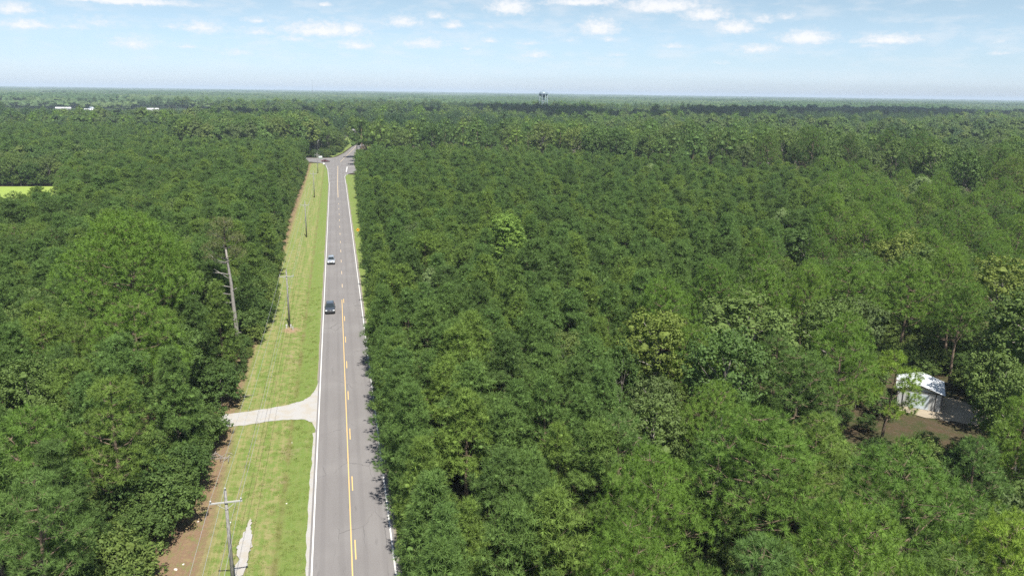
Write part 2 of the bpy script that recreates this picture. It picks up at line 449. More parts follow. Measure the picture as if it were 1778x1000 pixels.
class MB:
    """collects simple solids, then builds one mesh"""
    def __init__(s): s.v, s.f = [], []
    def box(s, x0, x1, y0, y1, z0, z1):
        b = len(s.v)
        s.v += [(x0, y0, z0), (x1, y0, z0), (x1, y1, z0), (x0, y1, z0), (x0, y0, z1), (x1, y0, z1), (x1, y1, z1), (x0, y1, z1)]
        s.f += [tuple(b + i for i in q) for q in ((3, 2, 1, 0), (4, 5, 6, 7), (0, 1, 5, 4), (1, 2, 6, 5), (2, 3, 7, 6), (3, 0, 4, 7))]
        return s
    def tube(s, pts, rads, n=8, caps=True):
        pts = [Vector(p) for p in pts]
        if not hasattr(rads, '__len__'): rads = [rads] * len(pts)
        b = len(s.v)
        for i, p in enumerate(pts):
            t = (pts[min(i + 1, len(pts) - 1)] - pts[max(i - 1, 0)]).normalized()
            a = t.cross(Vector((0, 0, 1)) if abs(t.z) < 0.9 else Vector((1, 0, 0))).normalized()
            c = t.cross(a)
            for k in range(n):
                q = 2 * math.pi * k / n
                s.v.append(tuple(p + (a * math.cos(q) + c * math.sin(q)) * rads[i]))
        for i in range(len(pts) - 1):
            for k in range(n):
                s.f.append((b + i * n + k, b + i * n + (k + 1) % n, b + (i + 1) * n + (k + 1) % n, b + (i + 1) * n + k))
        if caps:
            s.f.append(tuple(b + k for k in range(n))[::-1])
            s.f.append(tuple(b + (len(pts) - 1) * n + k for k in range(n)))
        return s
    def prism(s, poly, ax, d0, d1):
        """poly in the plane across axis ax ('x' or 'y'), extruded from d0 to d1"""
        b = len(s.v)
        n = len(poly)
        for d in (d0, d1):
            for (p, q) in poly: s.v.append((d, p, q) if ax == 'x' else (p, d, q))
        s.f.append(tuple(range(b, b + n)))
        s.f.append(tuple(range(b + 2 * n - 1, b + n - 1, -1)))
        for k in range(n): s.f.append((b + k, b + (k + 1) % n, b + n + (k + 1) % n, b + n + k))
        return s
    def mesh(s, name):
        me = bpy.data.meshes.new(name)
        me.from_pydata(s.v, [], s.f)
        bm = bmesh.new()
        bm.from_mesh(me)
        bmesh.ops.recalc_face_normals(bm, faces=bm.faces)
        bm.to_mesh(me)
        bm.free()
        return me
    def build(s, name, mat, parent=None, smooth=False, bevel=0.0):
        me = s.mesh(name)
        if smooth:
            for p in me.polygons: p.use_smooth = True
        o = link(name, me, mat, parent)
        if bevel:
            bv = o.modifiers.new('bevel', 'BEVEL')
            bv.width = bevel
            bv.segments = 2
        return o


def sheet(name, poly, z, mat, parent=None, thick=None):
    tris = tessellate_polygon([[Vector((p[0], p[1], 0)) for p in poly]])
    me = bpy.data.meshes.new(name)
    me.from_pydata([(p[0], p[1], z) for p in poly], [], [tuple(t) for t in tris])
    bm = bmesh.new()
    bm.from_mesh(me)
    bmesh.ops.recalc_face_normals(bm, faces=bm.faces)
    for f_ in bm.faces:
        if f_.normal.z < 0: f_.normal_flip()
    bm.to_mesh(me)
    bm.free()
    return link(name, me, mat, parent)


def strip(name, pts, wid, z, mat, parent=None):
    """a ribbon of constant width along a polyline"""
    v, f = [], []
    P = [Vector((p[0], p[1], 0)) for p in pts]
    for i, p in enumerate(P):
        t = (P[min(i + 1, len(P) - 1)] - P[max(i - 1, 0)]).normalized()
        nrm = Vector((t.y, -t.x, 0))
        for s_ in (-1, 1):
            q = p + nrm * wid * 0.5 * s_
            v.append((q.x, q.y, z))
    for i in range(len(P) - 1): f.append((2 * i, 2 * i + 1, 2 * i + 3, 2 * i + 2))
    me = bpy.data.meshes.new(name)
    me.from_pydata(v, [], f)
    me.update()
    return link(name, me, mat, parent)


def tri_mesh(name, V, tint, tris=None, nrm=None):
    """mesh of loose triangles: V (n,3,3) or vertices + tris; tint one value per triangle"""
    me = bpy.data.meshes.new(name)
    if tris is None:
        nv = V.shape[0] * 3
        co = V.reshape(-1, 3)
        tri = np.arange(nv, dtype=np.int32)
        nt = V.shape[0]
    else:
        co, nv, tri, nt = V, len(V), tris.reshape(-1).astype(np.int32), len(tris)
    me.vertices.add(nv)
    me.vertices.foreach_set('co', co.astype(np.float32).ravel())
    me.loops.add(nt * 3)
    me.loops.foreach_set('vertex_index', tri)
    me.polygons.add(nt)
    me.polygons.foreach_set('loop_start', np.arange(0, nt * 3, 3, dtype=np.int32))
    me.polygons.foreach_set('loop_total', np.full(nt, 3, dtype=np.int32))
    me.update(calc_edges=True)
    if nrm is not None:
        me.polygons.foreach_set('use_smooth', np.ones(nt, dtype=bool))
        me.normals_split_custom_set_from_vertices(nrm.astype(np.float32))
    a = me.attributes.new('tint', 'FLOAT', 'FACE')
    a.data.foreach_set('value', np.asarray(tint, dtype=np.float32))
    return me


def unit(a): return a / np.maximum(np.linalg.norm(a, axis=-1, keepdims=True), 1e-9)

# ---------------------------------------------------------------- the ground
def flat_square(name, half, z, mat):
    me = bpy.data.meshes.new(name)
    n = 16
    v = [(-half + 2 * half * i / n, -half + 2 * half * j / n, z) for j in range(n + 1) for i in range(n + 1)]
    f = [(j * (n + 1) + i, j * (n + 1) + i + 1, (j + 1) * (n + 1) + i + 1, (j + 1) * (n + 1) + i) for j in range(n) for i in range(n)]
    me.from_pydata(v, [], f)
    me.update()
    return link(name, me, mat)


tag(flat_square('ground', 20000, -0.30, M['ground']), 'brown leaf-littered forest floor under the woods', 'ground', kind='structure')

XL_Y = [20, 62, 73, 83, 92, 101, 112, 141, 204, 263, 424, 452]
XL_X = [-18.5, -17.5, -15.4, -15.2, -14.2, -14.6, -13.4, -13.1, -15.0, -15.8, -15.2, -15.0]
def xl(y): return np.interp(y, XL_Y, XL_X)
def xr(y): return np.interp(y, [20, 100, 130, 226, 322, 400], [5.4, 5.3, 6.3, 8.2, 9.6, 11.0])


def verge(name, x0f, x1f, y0, y1, nx, ny, hf, label):
    v, f = [], []
    for j in range(ny + 1):
        y = y0 + (y1 - y0) * (j / ny) ** 1.5
        a, b = x0f(y), x1f(y)
        for i in range(nx + 1):
            x = a + (b - a) * i / nx
            v.append((x, y, hf(x, y)))
    for j in range(ny):
        for i in range(nx):
            k = j * (nx + 1) + i
            f.append((k, k + 1, k + nx + 2, k + nx + 1))
    me = bpy.data.meshes.new(name)
    me.from_pydata(v, [], f)
    for p in me.polygons: p.use_smooth = True
    me.update()
    return tag(link(name, me, M['grass']), label, 'grass verge', kind='structure')


def lumps(x, y): return 0.05 * math.sin(x * 1.7 + 0.4 * math.sin(y * 0.31)) * math.sin(y * 0.23 + x * 0.3)
def left_h(x, y):
    d = -0.15 * math.exp(-((x + 6.7) / 0.9) ** 2) - 0.04
    flat = min(1.0, max(0.0, abs(y - 95.5) / 5 - 0.9))       # the ditch is piped under the driveway
    edge = min(1.0, max(0.0, (-4.3 - x) / 1.2))
    fl2 = min(1.0, max(0.0, abs(y - 97) / 12 - 0.9))
    return -0.02 + edge * (d * flat + lumps(x, y) * fl2)
def right_h(x, y): return -0.02 - 0.18 * min(1.0, max(0.0, (x - 4.3) / 3)) + 0.6 * lumps(x, y) * min(1, max(0, (x - 4.3)))


verge('grass_verge', lambda y: float(xl(y)) - 4.5, lambda y: -3.7, 20, 446, 46, 200, left_h, 'mown grass verge with a shallow ditch left of the road')
verge('grass_verge', lambda y: 3.6, lambda y: float(xr(y)) + 1.5, 20, 384, 14, 150, right_h, 'narrow grass verge between the road and the right-hand pines')

# roads
road_poly = [(-3.92, -60), (3.78, -60), (3.72, 345), (3.6, 372), (4.1, 381), (5.6, 387), (9, 391), (24, 396), (70, 404), (70, 428), (24, 424), (11, 424), (9.2, 430), (9.5, 445),
             (12.8, 520), (17.5, 570), (28, 640), (52, 730), (46, 733), (22, 645), (11.2, 572), (5.0, 517), (0.2, 488), (-3, 480), (-9, 479), (-15.2, 480), (-70, 490), (-70, 462), (-14.5, 453.5), (-8.8, 446), (-6.4, 434), (-5.1, 408), (-4.1, 350)]
tag(sheet('road', road_poly, 0.0, M['asphalt']), 'two-lane grey asphalt road running straight to the junction', 'road', kind='structure')
def ragged_line(P, n=5, amp=0.10, seed=8):
    r_, q = random.Random(seed), []
    for (a, b), (c, d) in zip(P[:-1], P[1:]):
        for k in range(n): q.append((a + (c - a) * k / n + r_.uniform(-amp, amp) * 0.5, b + (d - b) * k / n + r_.uniform(-amp, amp)))
    return q + [P[-1]]
gravel_drive = [(-3.9, 88.6), (-4.4, 90.9), (-5.4, 92.1), (-7.4, 92.4), (-10.0, 92.3), (-12.2, 91.7), (-14.3, 91.6), (-24, 90), (-24, 95.5), (-14.7, 95.7), (-12.3, 96.0), (-9.8, 96.6), (-7.6, 97.3), (-5.9, 98.2), (-4.9, 99.6), (-4.3, 101.8), (-3.9, 104.5)]
tag(sheet('gravel_driveway', [gravel_drive[0]] + ragged_line(gravel_drive[1:-1]) + [gravel_drive[-1]], 0.010, M['gravel']), 'pale gravel driveway joining the left edge of the road', 'driveway', kind='structure')
rng0 = random.Random(5)
sh = [(-3.9, 20)] + [(-3.9, y) for y in (88.0,)]
outer = [(-4.12 - 0.16 * rng0.random() - 0.08 * math.sin(y * 0.2), y) for y in np.arange(86.5, 19, -1.1)]
tag(sheet('gravel_shoulder', sh + [(-4.3, 87.8)] + outer, 0.004, M['gravel']), 'thin strip of loose gravel along the left road edge', 'shoulder', kind='structure')
outer = [(-4.0 - 0.14 * rng0.random(), y) for y in np.arange(340, 104.5, -2.3)]
tag(sheet('gravel_shoulder', [(-3.9, 105), (-3.9, 341)] + outer, 0.006, M['dust']), 'gravel edge of the road beyond the driveway', 'shoulder', kind='structure')
outer = [(3.86 + 0.2 * rng0.random(), y) for y in np.arange(25, 345, 2.1)]
tag(sheet('gravel_shoulder', [(3.7, 345), (3.75, 25)] + outer, 0.006, M['dust']), 'dusty gravel edge under the right-hand pines', 'shoulder', kind='structure')
patch = [(-10.1, 60.2), (-9.45, 60.3), (-9.15, 61.6), (-9.25, 63.2), (-9.05, 64.6), (-9.2, 66.2), (-9.5, 67.6), (-9.45, 69.2), (-9.7, 69.4), (-9.85, 67.4), (-10.25, 65.6), (-10.35, 64.4), (-9.95, 62.8), (-10.2, 61.4)]
def ragged(poly, n=5, amp=0.12, seed=3):
    r_, q = random.Random(seed), []
    for (a, b), (c, d) in zip(poly, poly[1:] + poly[:1]):
        for k in range(n): q.append((a + (c - a) * k / n + r_.uniform(-amp, amp), b + (d - b) * k / n + r_.uniform(-amp, amp)))
    return q
tag(sheet('gravel_patch', ragged(patch), 0.035, M['gravel']), 'long bare patch of pale gravel beside the near pole', 'gravel', kind='structure')

# painted markings: each line is a thing of its own on the road
def marking(pts, wid, mat, label, group=None, name='lane_line'):
    return tag(strip(name, pts, wid, 0.009, mat), label, 'road marking', group)


marking([(-3.63, y) for y in np.linspace(-40, 345, 40)] + [(-3.9, 352), (-4.75, 408), (-5.9, 432)], 0.14, M['white_line'], 'white edge line along the left side of the road')
marking([(3.45, y) for y in np.linspace(-40, 345, 40)] + [(3.3, 372), (3.8, 380.5), (5.2, 386)], 0.14, M['white_line'], 'white edge line along the right side of the road')
marking([(-0.20, y) for y in np.linspace(-40, 149, 30)], 0.11, M['yellow_line'], 'solid yellow centre line ending near the dark car')
NTH = ['first', 'second', 'third', 'fourth', 'fifth', 'sixth', 'seventh', 'eighth', 'ninth', 'tenth', 'eleventh', 'twelfth']
for k in range(21):
    y = 60.7 + 12.25 * (k - 2)
    near = y < 150
    marking([(0.14 if near else -0.02, y), (0.14 if near else -0.02, y + 3.1)], 0.11 if near else 0.13, M['yellow_line'] if near else M['faded_line'],
            f"{'yellow stroke beside the solid centre line' if near else 'faded centre-line stroke beyond the dark car'}, {NTH[k if near else k - 10]} from the viewer", 'strokes of the dashed centre line')
marking([(-0.15, 300), (-0.15, 345), (0.4, 428)], 0.22, M['faded_line'], 'faded centre line leading into the junction')
marking([(1.9, 452), (5.4, 488), (10.6, 540), (15.2, 590)], 0.25, M['faded_line'], 'faded centre line on the curve beyond the junction')
marking([(4.4, 396), (5.3, 423)], 0.5, M['white_line'], 'white stop bar on the right arm of the junction', name='stop_bar')
marking([(5.4, 422.6), (9.5, 422.4), (14, 422.6)], 0.3, M['white_line'], 'white edge line at the right arm of the junction')
marking([(-8, 474), (-2.6, 474.5)], 0.5, M['white_line'], 'white stop bar on the left arm of the junction', name='stop_bar')
# ---------------------------------------------------------------- trees
GZ = -0.30
R = np.random.default_rng(11)


def blades(P, D, n, L, Wd, spread, rng, back=0.08):
    """needle tufts: n thin triangles fanning out of each point P along axis D"""
    m = len(P)
    d = unit(D[:, None, :] * (1 - spread) + unit(rng.normal(size=(m, n, 3))) * spread)
    ln = L * rng.uniform(0.7, 1.15, (m, n, 1))
    b = P[:, None, :] - D[:, None, :] * back + d * 0.03
    face = D[:, None, :] + np.array([0, 0, 0.25]) + rng.normal(size=(m, n, 3)) * 0.35      # needles lie with a broad side to the sky
    sd = unit(np.cross(d, face)) * (Wd * 0.5)
    V = np.stack([b - sd, b + sd, b + d * ln], axis=2).reshape(-1, 3, 3)
    out = unit(P * np.array([1, 1, 0]) + np.array([0, 0, 1e-3]))[:, None, :] * 0.35
    nb = unit(np.repeat(D[:, None, :], n, 1) + out + d * 0.2)
    nt = unit(d * 0.9 + D[:, None, :] * 0.45 + out)
    NRM = np.stack([nb, nb, nt], axis=2).reshape(-1, 3)
    tint = np.repeat(rng.uniform(0, 1, m), n) * 0.7 + rng.uniform(0, 0.3, m * n)
    return V, tint, NRM


def leaves(P, N, size, rng, jitter=0.42):
    """leaf sprays: one diamond (two triangles) at each point, facing roughly N"""
    m = len(P)
    nn = unit(N + rng.normal(size=(m, 3)) * jitter)
    t = unit(np.cross(nn, rng.normal(size=(m, 3))))
    b = np.cross(nn, t)
    s = size * rng.uniform(0.6, 1.3, (m, 1))
    a, c, e, f_ = P - t * s * 0.5, P + b * s * 0.32, P + t * s * 0.5, P - b * s * 0.32
    bend = nn * s * 0.12
    V = np.stack([np.stack([a, c + bend, f_ + bend], 1), np.stack([c + bend, e, f_ + bend], 1)], 1).reshape(-1, 3, 3)
    return V


def ico(sub):
    bm = bmesh.new()
    bmesh.ops.create_icosphere(bm, subdivisions=sub, radius=1.0)
    v = np.array([tuple(q.co) for q in bm.verts]); f = np.array([[q.index for q in p.verts] for p in bm.faces])
    bm.free()
    return v, f


ICO = {1: ico(1), 2: ico(2), 3: ico(3)}


def masses(cen, rr, squash, rng, sub=2, bump=0.13):
    """opaque lumpy hulls added inside each clump to stop light leaking through"""
    v, f = ICO[sub]
    Vs, ts = [], []
    for c, r in zip(cen, rr):
        ph = rng.uniform(0, 6.28, 6)
        lump = 1 + bump * (np.sin(v[:, 0] * 4.1 + ph[0]) * np.sin(v[:, 1] * 3.7 + ph[1]) + np.sin(v[:, 2] * 4.5 + ph[2]) * 0.7) + rng.normal(0, bump * 0.55, len(v))
        q = v * lump[:, None] * np.array([r, r, r * squash]) + c
        Vs.append(q[f]); ts.append(rng.uniform(0.2, 0.6) + rng.uniform(0, 0.35, len(f)))
    return np.concatenate(Vs), np.concatenate(ts)


def with_mass(V, tint, M_):
    return np.concatenate([V, M_[0]]), np.concatenate([tint, M_[1]])


def wood_mesh(name, tubes):
    mb = MB()
    for pts, rads, n in tubes: mb.tube(pts, rads, n, caps=False)
    me = bpy.data.meshes.new(name)
    me.from_pydata(mb.v, [], mb.f)
    for p in me.polygons: p.use_smooth = True
    me.update()
    return me


def gen_pine(rng, h, zb, r, gap=0.80, pad=0.62, ntf=9, nbl=26, L=0.44, Wd=0.040, wood=True, top_round=0.78, lean=0.02, spread=0.6):
    """narrow plantation pine: whorls of upswept limbs ending in bottle-brush tufts"""
    P, D, tubes, PC, PR = [], [], [], [], []
    lx, ly = rng.normal(0, lean, 2)
    def tr(z): return np.array([lx * z + 0.12 * math.sin(z * 0.5 + lx * 50), ly * z + 0.12 * math.sin(z * 0.43 + 1), z])
    z = zb
    while z < h - 0.3:
        t = (z - zb) / (h - zb)
        prof = (1 - t) ** top_round * (0.55 + 0.45 * min(1, t / 0.22)) + 0.07
        nb = int(rng.integers(4, 7))
        a0 = rng.uniform(0, 6.28)
        for k in range(nb):
            if rng.random() < 0.10: continue
            a = a0 + 6.283 * k / nb + rng.normal(0, 0.18)
            ln = r * prof * rng.uniform(0.65, 1.2)
            e = rad(4 + 52 * t + rng.normal(0, 9))
            hd = np.array([math.cos(a), math.sin(a), 0])
            lat = np.array([-math.sin(a), math.cos(a), 0])
            base = tr(z)
            def pt(s): return base + hd * (s * ln * math.cos(e)) + np.array([0, 0, s * ln * math.sin(e) + 0.16 * ln * s * s])
            if wood and ln > 0.5: tubes.append(([base, pt(0.5), pt(1.0)], [0.05 * (1 - 0.6 * t), 0.03, 0.012], 3))
            spots = [(1.0, 1.0)]
            if ln > 1.0: spots.append((rng.uniform(0.55, 0.7), 0.85))
            if ln > 2.0: spots.append((rng.uniform(0.78, 0.88), 0.8))
            for (s, k_) in spots:
                off = 0.0 if s == 1.0 else rng.choice((-1, 1)) * rng.uniform(0.3, 0.55) * (0.35 + 0.3 * ln)
                c = pt(s) + lat * off + np.array([0, 0, 0.05])
                if wood and off: tubes.append(([pt(s * 0.75), c], [0.022, 0.010], 3))
                pr = pad * k_ * rng.uniform(0.8, 1.2) * (0.75 + 0.25 * min(1, ln / 1.5))
                PC.append(c - np.array([0, 0, 0.22 * pr])); PR.append(pr * 0.36)
                m = max(3, int(ntf * k_ * rng.uniform(0.8, 1.2)))
                kk = np.arange(m) + 0.5
                zz = 1 - 1.25 * kk / m
                ph = kk * 2.39996 + rng.uniform(0, 6.28)
                q = np.column_stack([np.cos(ph) * np.sqrt(1 - zz ** 2), np.sin(ph) * np.sqrt(1 - zz ** 2), zz * 0.75]) + rng.normal(0, 0.13, (m, 3))
                P += list(c + q * pr)
                D += list(unit(q * 0.8 + hd * 0.25 + np.array([0, 0, 0.6]) + rng.normal(0, 0.12, (m, 3))))
        z += gap * rng.uniform(0.8, 1.2)
    for dz in (0.0, 0.3, 0.6):
        P.append(tr(h - dz)); D.append(unit(np.array([rng.normal(0, 0.2), rng.normal(0, 0.2), 1.0])))
    if wood: tubes.append(([tr(q) for q in np.linspace(0, h - 0.3, 7)], list(np.linspace(0.016 * h, 0.03, 7)), 7))
    else: tubes.append(([tr(0), tr(h * 0.85)], [0.016 * h, 0.04], 4))
    V, tint, NRM = blades(np.array(P), np.array(D), nbl, L, Wd, spread, rng)
    if PC: V, tint = with_mass(V, tint, masses(PC, PR, 0.7, rng, 1))
    return V, tint, tubes, NRM


def gen_big_pine(rng, h, zb, r, lobes=18, tufts=34, nbl=52, L=0.45, Wd=0.032, lr=0.36, wood=True, spread=0.72, skirt=0.3, hull=0.0, sub=2):
    """mature pine: bare bole, crooked limbs, a domed crown of rounded clumps studded with needle tufts"""
    P, D, tubes, LC, LR = [], [], [], [], []
    lx, ly = rng.normal(0, 0.02, 2)
    def tr(z): return np.array([lx * z + 0.2 * math.sin(z * 0.35), ly * z + 0.2 * math.sin(z * 0.31 + 2), z])
    tubes.append(([tr(q) for q in np.linspace(0, h * 0.93, 9)], list(np.linspace(0.017 * h, 0.05, 9)), 8))
    hz = h - zb
    for i in range(lobes):
        g_ = (i + 0.5) / lobes
        t = 1 - g_ ** 0.9                                     # 1 at the top, 0 at the crown's foot
        a = i * 2.39996 + rng.normal(0, 0.35)
        env = math.sqrt(max(0.0, 1 - t ** 2.2)) * (skirt + (1 - skirt) * min(1, (1 - abs(t - 0.35)) * 1.15))
        rr = r * env * rng.uniform(0.62, 0.86)
        c = tr(zb + hz * (0.06 + 0.84 * t)) + np.array([math.cos(a) * rr, math.sin(a) * rr, rng.normal(0, 0.25)])
        R_ = r * lr * rng.uniform(0.75, 1.25)
        LC.append(c + np.array([0, 0, -0.25 * R_])); LR.append(R_ * hull)
        z0 = max(zb * 0.85, c[2] - rr * rng.uniform(0.35, 0.8))
        b0 = tr(z0)
        mid = b0 * 0.45 + c * 0.55 + np.array([rng.normal(0, 0.25), rng.normal(0, 0.25), -0.15 * rr])
        if wood:
            tubes.append(([b0, mid, c + np.array([0, 0, 0.1])], [0.085, 0.06, 0.03], 4))
            for _ in range(5):
                q = unit(rng.normal(size=3)); q[2] = abs(q[2]) * 0.5
                tubes.append(([mid * 0.3 + c * 0.7, c + q * R_ * 0.85], [0.035, 0.012], 3))
        m = max(6, int(tufts * (R_ / (r * lr)) ** 2))
        k = np.arange(m) + 0.5
        zz = 1 - 1.35 * k / m                                 # even spread over the upper part of the clump
        ph = k * 2.39996 + rng.uniform(0, 6.28)
        q = np.column_stack([np.cos(ph) * np.sqrt(1 - zz ** 2), np.sin(ph) * np.sqrt(1 - zz ** 2), zz * 0.72])
        q = q + rng.normal(0, 0.10, (m, 3))
        P += list(c + q * R_ * rng.uniform(0.78, 1.08, (m, 1)))
        D += list(unit(q + np.array([0, 0, 0.55]) + rng.normal(0, 0.12, (m, 3))))
    V, tint, NRM = blades(np.array(P), np.array(D), nbl, L, Wd, spread, rng)
    if hull: V, tint = with_mass(V, tint, masses(LC, LR, 0.7, rng, sub))
    return V, tint, tubes, NRM


def gen_broad(rng, h, zb, r, lobes=26, nleaf=5200, size=0.34, cone=0.0, wood=True, clump=0.30, solid=False, hull=0.38):
    """broadleaf crown: overlapping leafy clumps over a forked trunk"""
    cz, rz = (h + zb) / 2, (h - zb) / 2
    tubes = []
    C = []
    for i in range(lobes):
        g_ = (i + 0.5) / lobes
        zz = 1 - 1.75 * g_
        a = i * 2.39996 + rng.normal(0, 0.3)
        rr = math.sqrt(max(0.02, 1 - zz * zz)) * (1 - cone * (zz * 0.5 + 0.5))
        k = rng.uniform(0.60, 0.92)
        C.append((math.cos(a) * rr * r * k, math.sin(a) * rr * r * k, cz + zz * rz * k, r * clump * rng.uniform(0.7, 1.25) * (1 - 0.45 * cone * (zz * 0.5 + 0.5))))
    C = np.array(C)
    wts = C[:, 3] ** 2
    pick = rng.choice(lobes, nleaf, p=wts / wts.sum())
    d = unit(rng.normal(size=(nleaf, 3)))
    flip = rng.random(nleaf) < 0.75
    d[:, 2] = np.where(flip, np.abs(d[:, 2]), d[:, 2])
    # small sprays: leaves gather round twig ends inside each clump
    tw = unit(rng.normal(size=(lobes, 26, 3)))
    tw[:, :, 2] = np.abs(tw[:, :, 2]) * 1.0 - 0.15
    ti = rng.integers(0, 26, nleaf)
    cen = C[pick, :3] + tw[pick, ti] * C[pick, 3:4] * (0.85 + 0.3 * ((ti * 37 % 10) / 10.0)[:, None])
    pos = cen + d * C[pick, 3:4] * 0.36 * rng.uniform(0.2, 1.0, (nleaf, 1))
    nrm = unit(tw[pick, ti] + d * 0.8 + np.array([0, 0, 0.5])) if not solid else unit(tw[pick, ti] + d * 0.25 + unit(C[pick, :3] - np.array([0, 0, cz])) * 0.6)
    V = leaves(pos, nrm, size, rng, 0.25 if solid else 0.42)
    cr_out = unit((pos - np.array([0, 0, zb])) / np.array([r, r, h - zb]))
    sn = unit(tw[pick, ti] * 0.55 + d * 0.75 + cr_out * 0.45 + np.array([0, 0, 0.15]))
    NRM = np.repeat(sn, 6, axis=0)
    tt = rng.uniform(0, 1, (lobes, 26))
    tint = np.repeat(tt[pick, ti] * 0.65 + rng.uniform(0, 0.35, nleaf), 2)
    V, tint = with_mass(V, tint, masses(C[:, :3] - np.array([0, 0, 0.12]) * C[:, 3:4], C[:, 3] * hull, 0.85, rng, 2))
    fork = zb + (h - zb) * 0.15
    tubes.append(([(0, 0, 0), (0.05, 0.08, fork * 0.5), (0, 0, fork), (0.1, 0, cz + rz * 0.5)], [0.020 * h, 0.016 * h, 0.013 * h, 0.03], 7))
    if wood:
        for i in range(0, lobes, 2):
            c = C[i, :3]
            z0 = fork + (h - zb) * 0.35 * rng.random()
            mid = np.array([c[0] * 0.45, c[1] * 0.45, z0 + (c[2] - z0) * 0.6])
            tubes.append(([(0, 0, z0), mid, c], [0.008 * h, 0.005 * h, 0.02], 4))
    return V, tint, tubes, NRM


PROTO = {}


def proto(kind, arr, bk):
    V, tint, tubes, NRM = arr
    PROTO.setdefault(kind, []).append((tri_mesh('crown', V, tint), wood_mesh('trunk', tubes), bk, arr))


for i in range(7):
    h = 13.0
    proto('pine', gen_pine(R, h, h * R.uniform(0.34, 0.46), R.uniform(2.8, 3.4)), 'bark')
for i in range(4):
    proto('edgepine', gen_pine(R, 13.0, 13 * R.uniform(0.10, 0.2), R.uniform(2.5, 3.0)), 'bark')
for i in range(5):
    proto('bigpine', gen_big_pine(R, 17.0, 17 * R.uniform(0.40, 0.48), R.uniform(4.6, 5.4), lobes=22, tufts=36), 'bark')
proto('hugepine', gen_big_pine(R, 24.5, 11.0, 9.0, lobes=40, tufts=62, nbl=34, Wd=0.046, L=0.5, lr=0.30), 'bark')
for i in range(2):
    proto('layerpine', gen_big_pine(R, 13.0, 13 * 0.36, 4.0, lobes=11, tufts=30, lr=0.30), 'bark')
for i in range(4):
    proto('midpine', gen_big_pine(R, 15.0, 15 * R.uniform(0.26, 0.34), R.uniform(3.2, 3.7), lobes=24, tufts=20, lr=0.34, skirt=0.6), 'bark')
for i in range(5):
    proto('broad', gen_broad(R, 15.0, 15 * R.uniform(0.22, 0.32), R.uniform(4.4, 5.2), lobes=30, nleaf=6500, size=0.36), 'bark_grey')
for i in range(3):
    proto('cone', gen_broad(R, 16.0, 4.0, 3.7, lobes=40, nleaf=16000, size=0.24, cone=0.40, clump=0.36), 'bark_grey')
for i in range(5):
    proto('shrub', gen_broad(R, 4.0, 0.25, 2.1, lobes=14, nleaf=3600, size=0.20, wood=True, clump=0.42), 'bark_grey')
# lighter copies of the same kinds for trees far away
for i in range(5):
    proto('pine_far', gen_pine(R, 13.0, 13 * R.uniform(0.36, 0.48), R.uniform(2.5, 3.1), gap=1.0, pad=0.66, ntf=5, nbl=8, L=0.62, Wd=0.13, wood=False), 'bark')
for i in range(4):
    proto('big_far', gen_big_pine(R, 17.0, 7.0, R.uniform(4.6, 5.4), lobes=16, tufts=20, nbl=10, L=0.62, Wd=0.14, wood=False, lr=0.38, hull=0.45), 'bark')
for i in range(6):
    proto('broad_far', gen_broad(R, 15.0, 15 * R.uniform(0.12, 0.25), R.uniform(4.4, 5.4), lobes=20, nleaf=2600, size=0.60, wood=False, clump=0.36, solid=True, hull=0.60), 'bark_grey')

CPOS = Vector((0, 0, CAM_H))
def proj(x, y, z):
    d = Vector((x, y, z)) - CPOS
    q = d.dot(fwd)
    if q < 1: return None
    return 889 + 1318 * d.dot(rgt) / q, 500 - 1318 * d.dot(upv) / q, q
def in_view(x, y, h, mx=140, my=160):
    p = proj(x, y, h)
    if p is None: return None
    b = proj(x, y, 0)
    if b is None: return None
    if -mx < p[0] < 1778 + mx and p[1] < 1000 + my: return p
    return None
def inside(poly, x, y):
    c = False
    n = len(poly)
    for i in range(n):
        x0, y0 = poly[i]; x1, y1 = poly[(i + 1) % n]
        if (y0 > y) != (y1 > y) and x < (x1 - x0) * (y - y0) / (y1 - y0) + x0: c = not c
    return c


PLANT = [(5.9, 22), (5.9, 130), (8, 226), (10, 322), (10.5, 384), (14, 398), (60, 396), (92, 385), (135, 335), (172, 296), (182, 256), (99, 145), (71, 120), (50, 102), (33, 78), (24, 63), (15.5, 46), (10, 34), (8, 22)]
YARD = [(60, 72), (62.5, 66), (68, 63), (74, 65), (80, 69), (83, 75), (83, 82), (81, 88), (76, 89), (71, 84), (68, 79)]
FIELD = [(-74, 231), (-84, 262), (-100, 322), (-106, 350), (-290, 368), (-290, 238), (-110, 214)]
FARROAD = [(-1, 440), (4, 500), (12, 560), (25, 640), (50, 730)]
HOMES = [(2, 585), (8, 640), (2, 720), (6, 800), (46, 800), (40, 700), (34, 640), (26, 585)]


def near_path(path, x, y, d):
    for (a, b), (c, e) in zip(path[:-1], path[1:]):
        L2 = (c - a) ** 2 + (e - b) ** 2
        t = max(0, min(1, ((x - a) * (c - a) + (y - b) * (e - b)) / L2))
        if math.hypot(x - a - t * (c - a), y - b - t * (e - b)) < d: return True
    return False


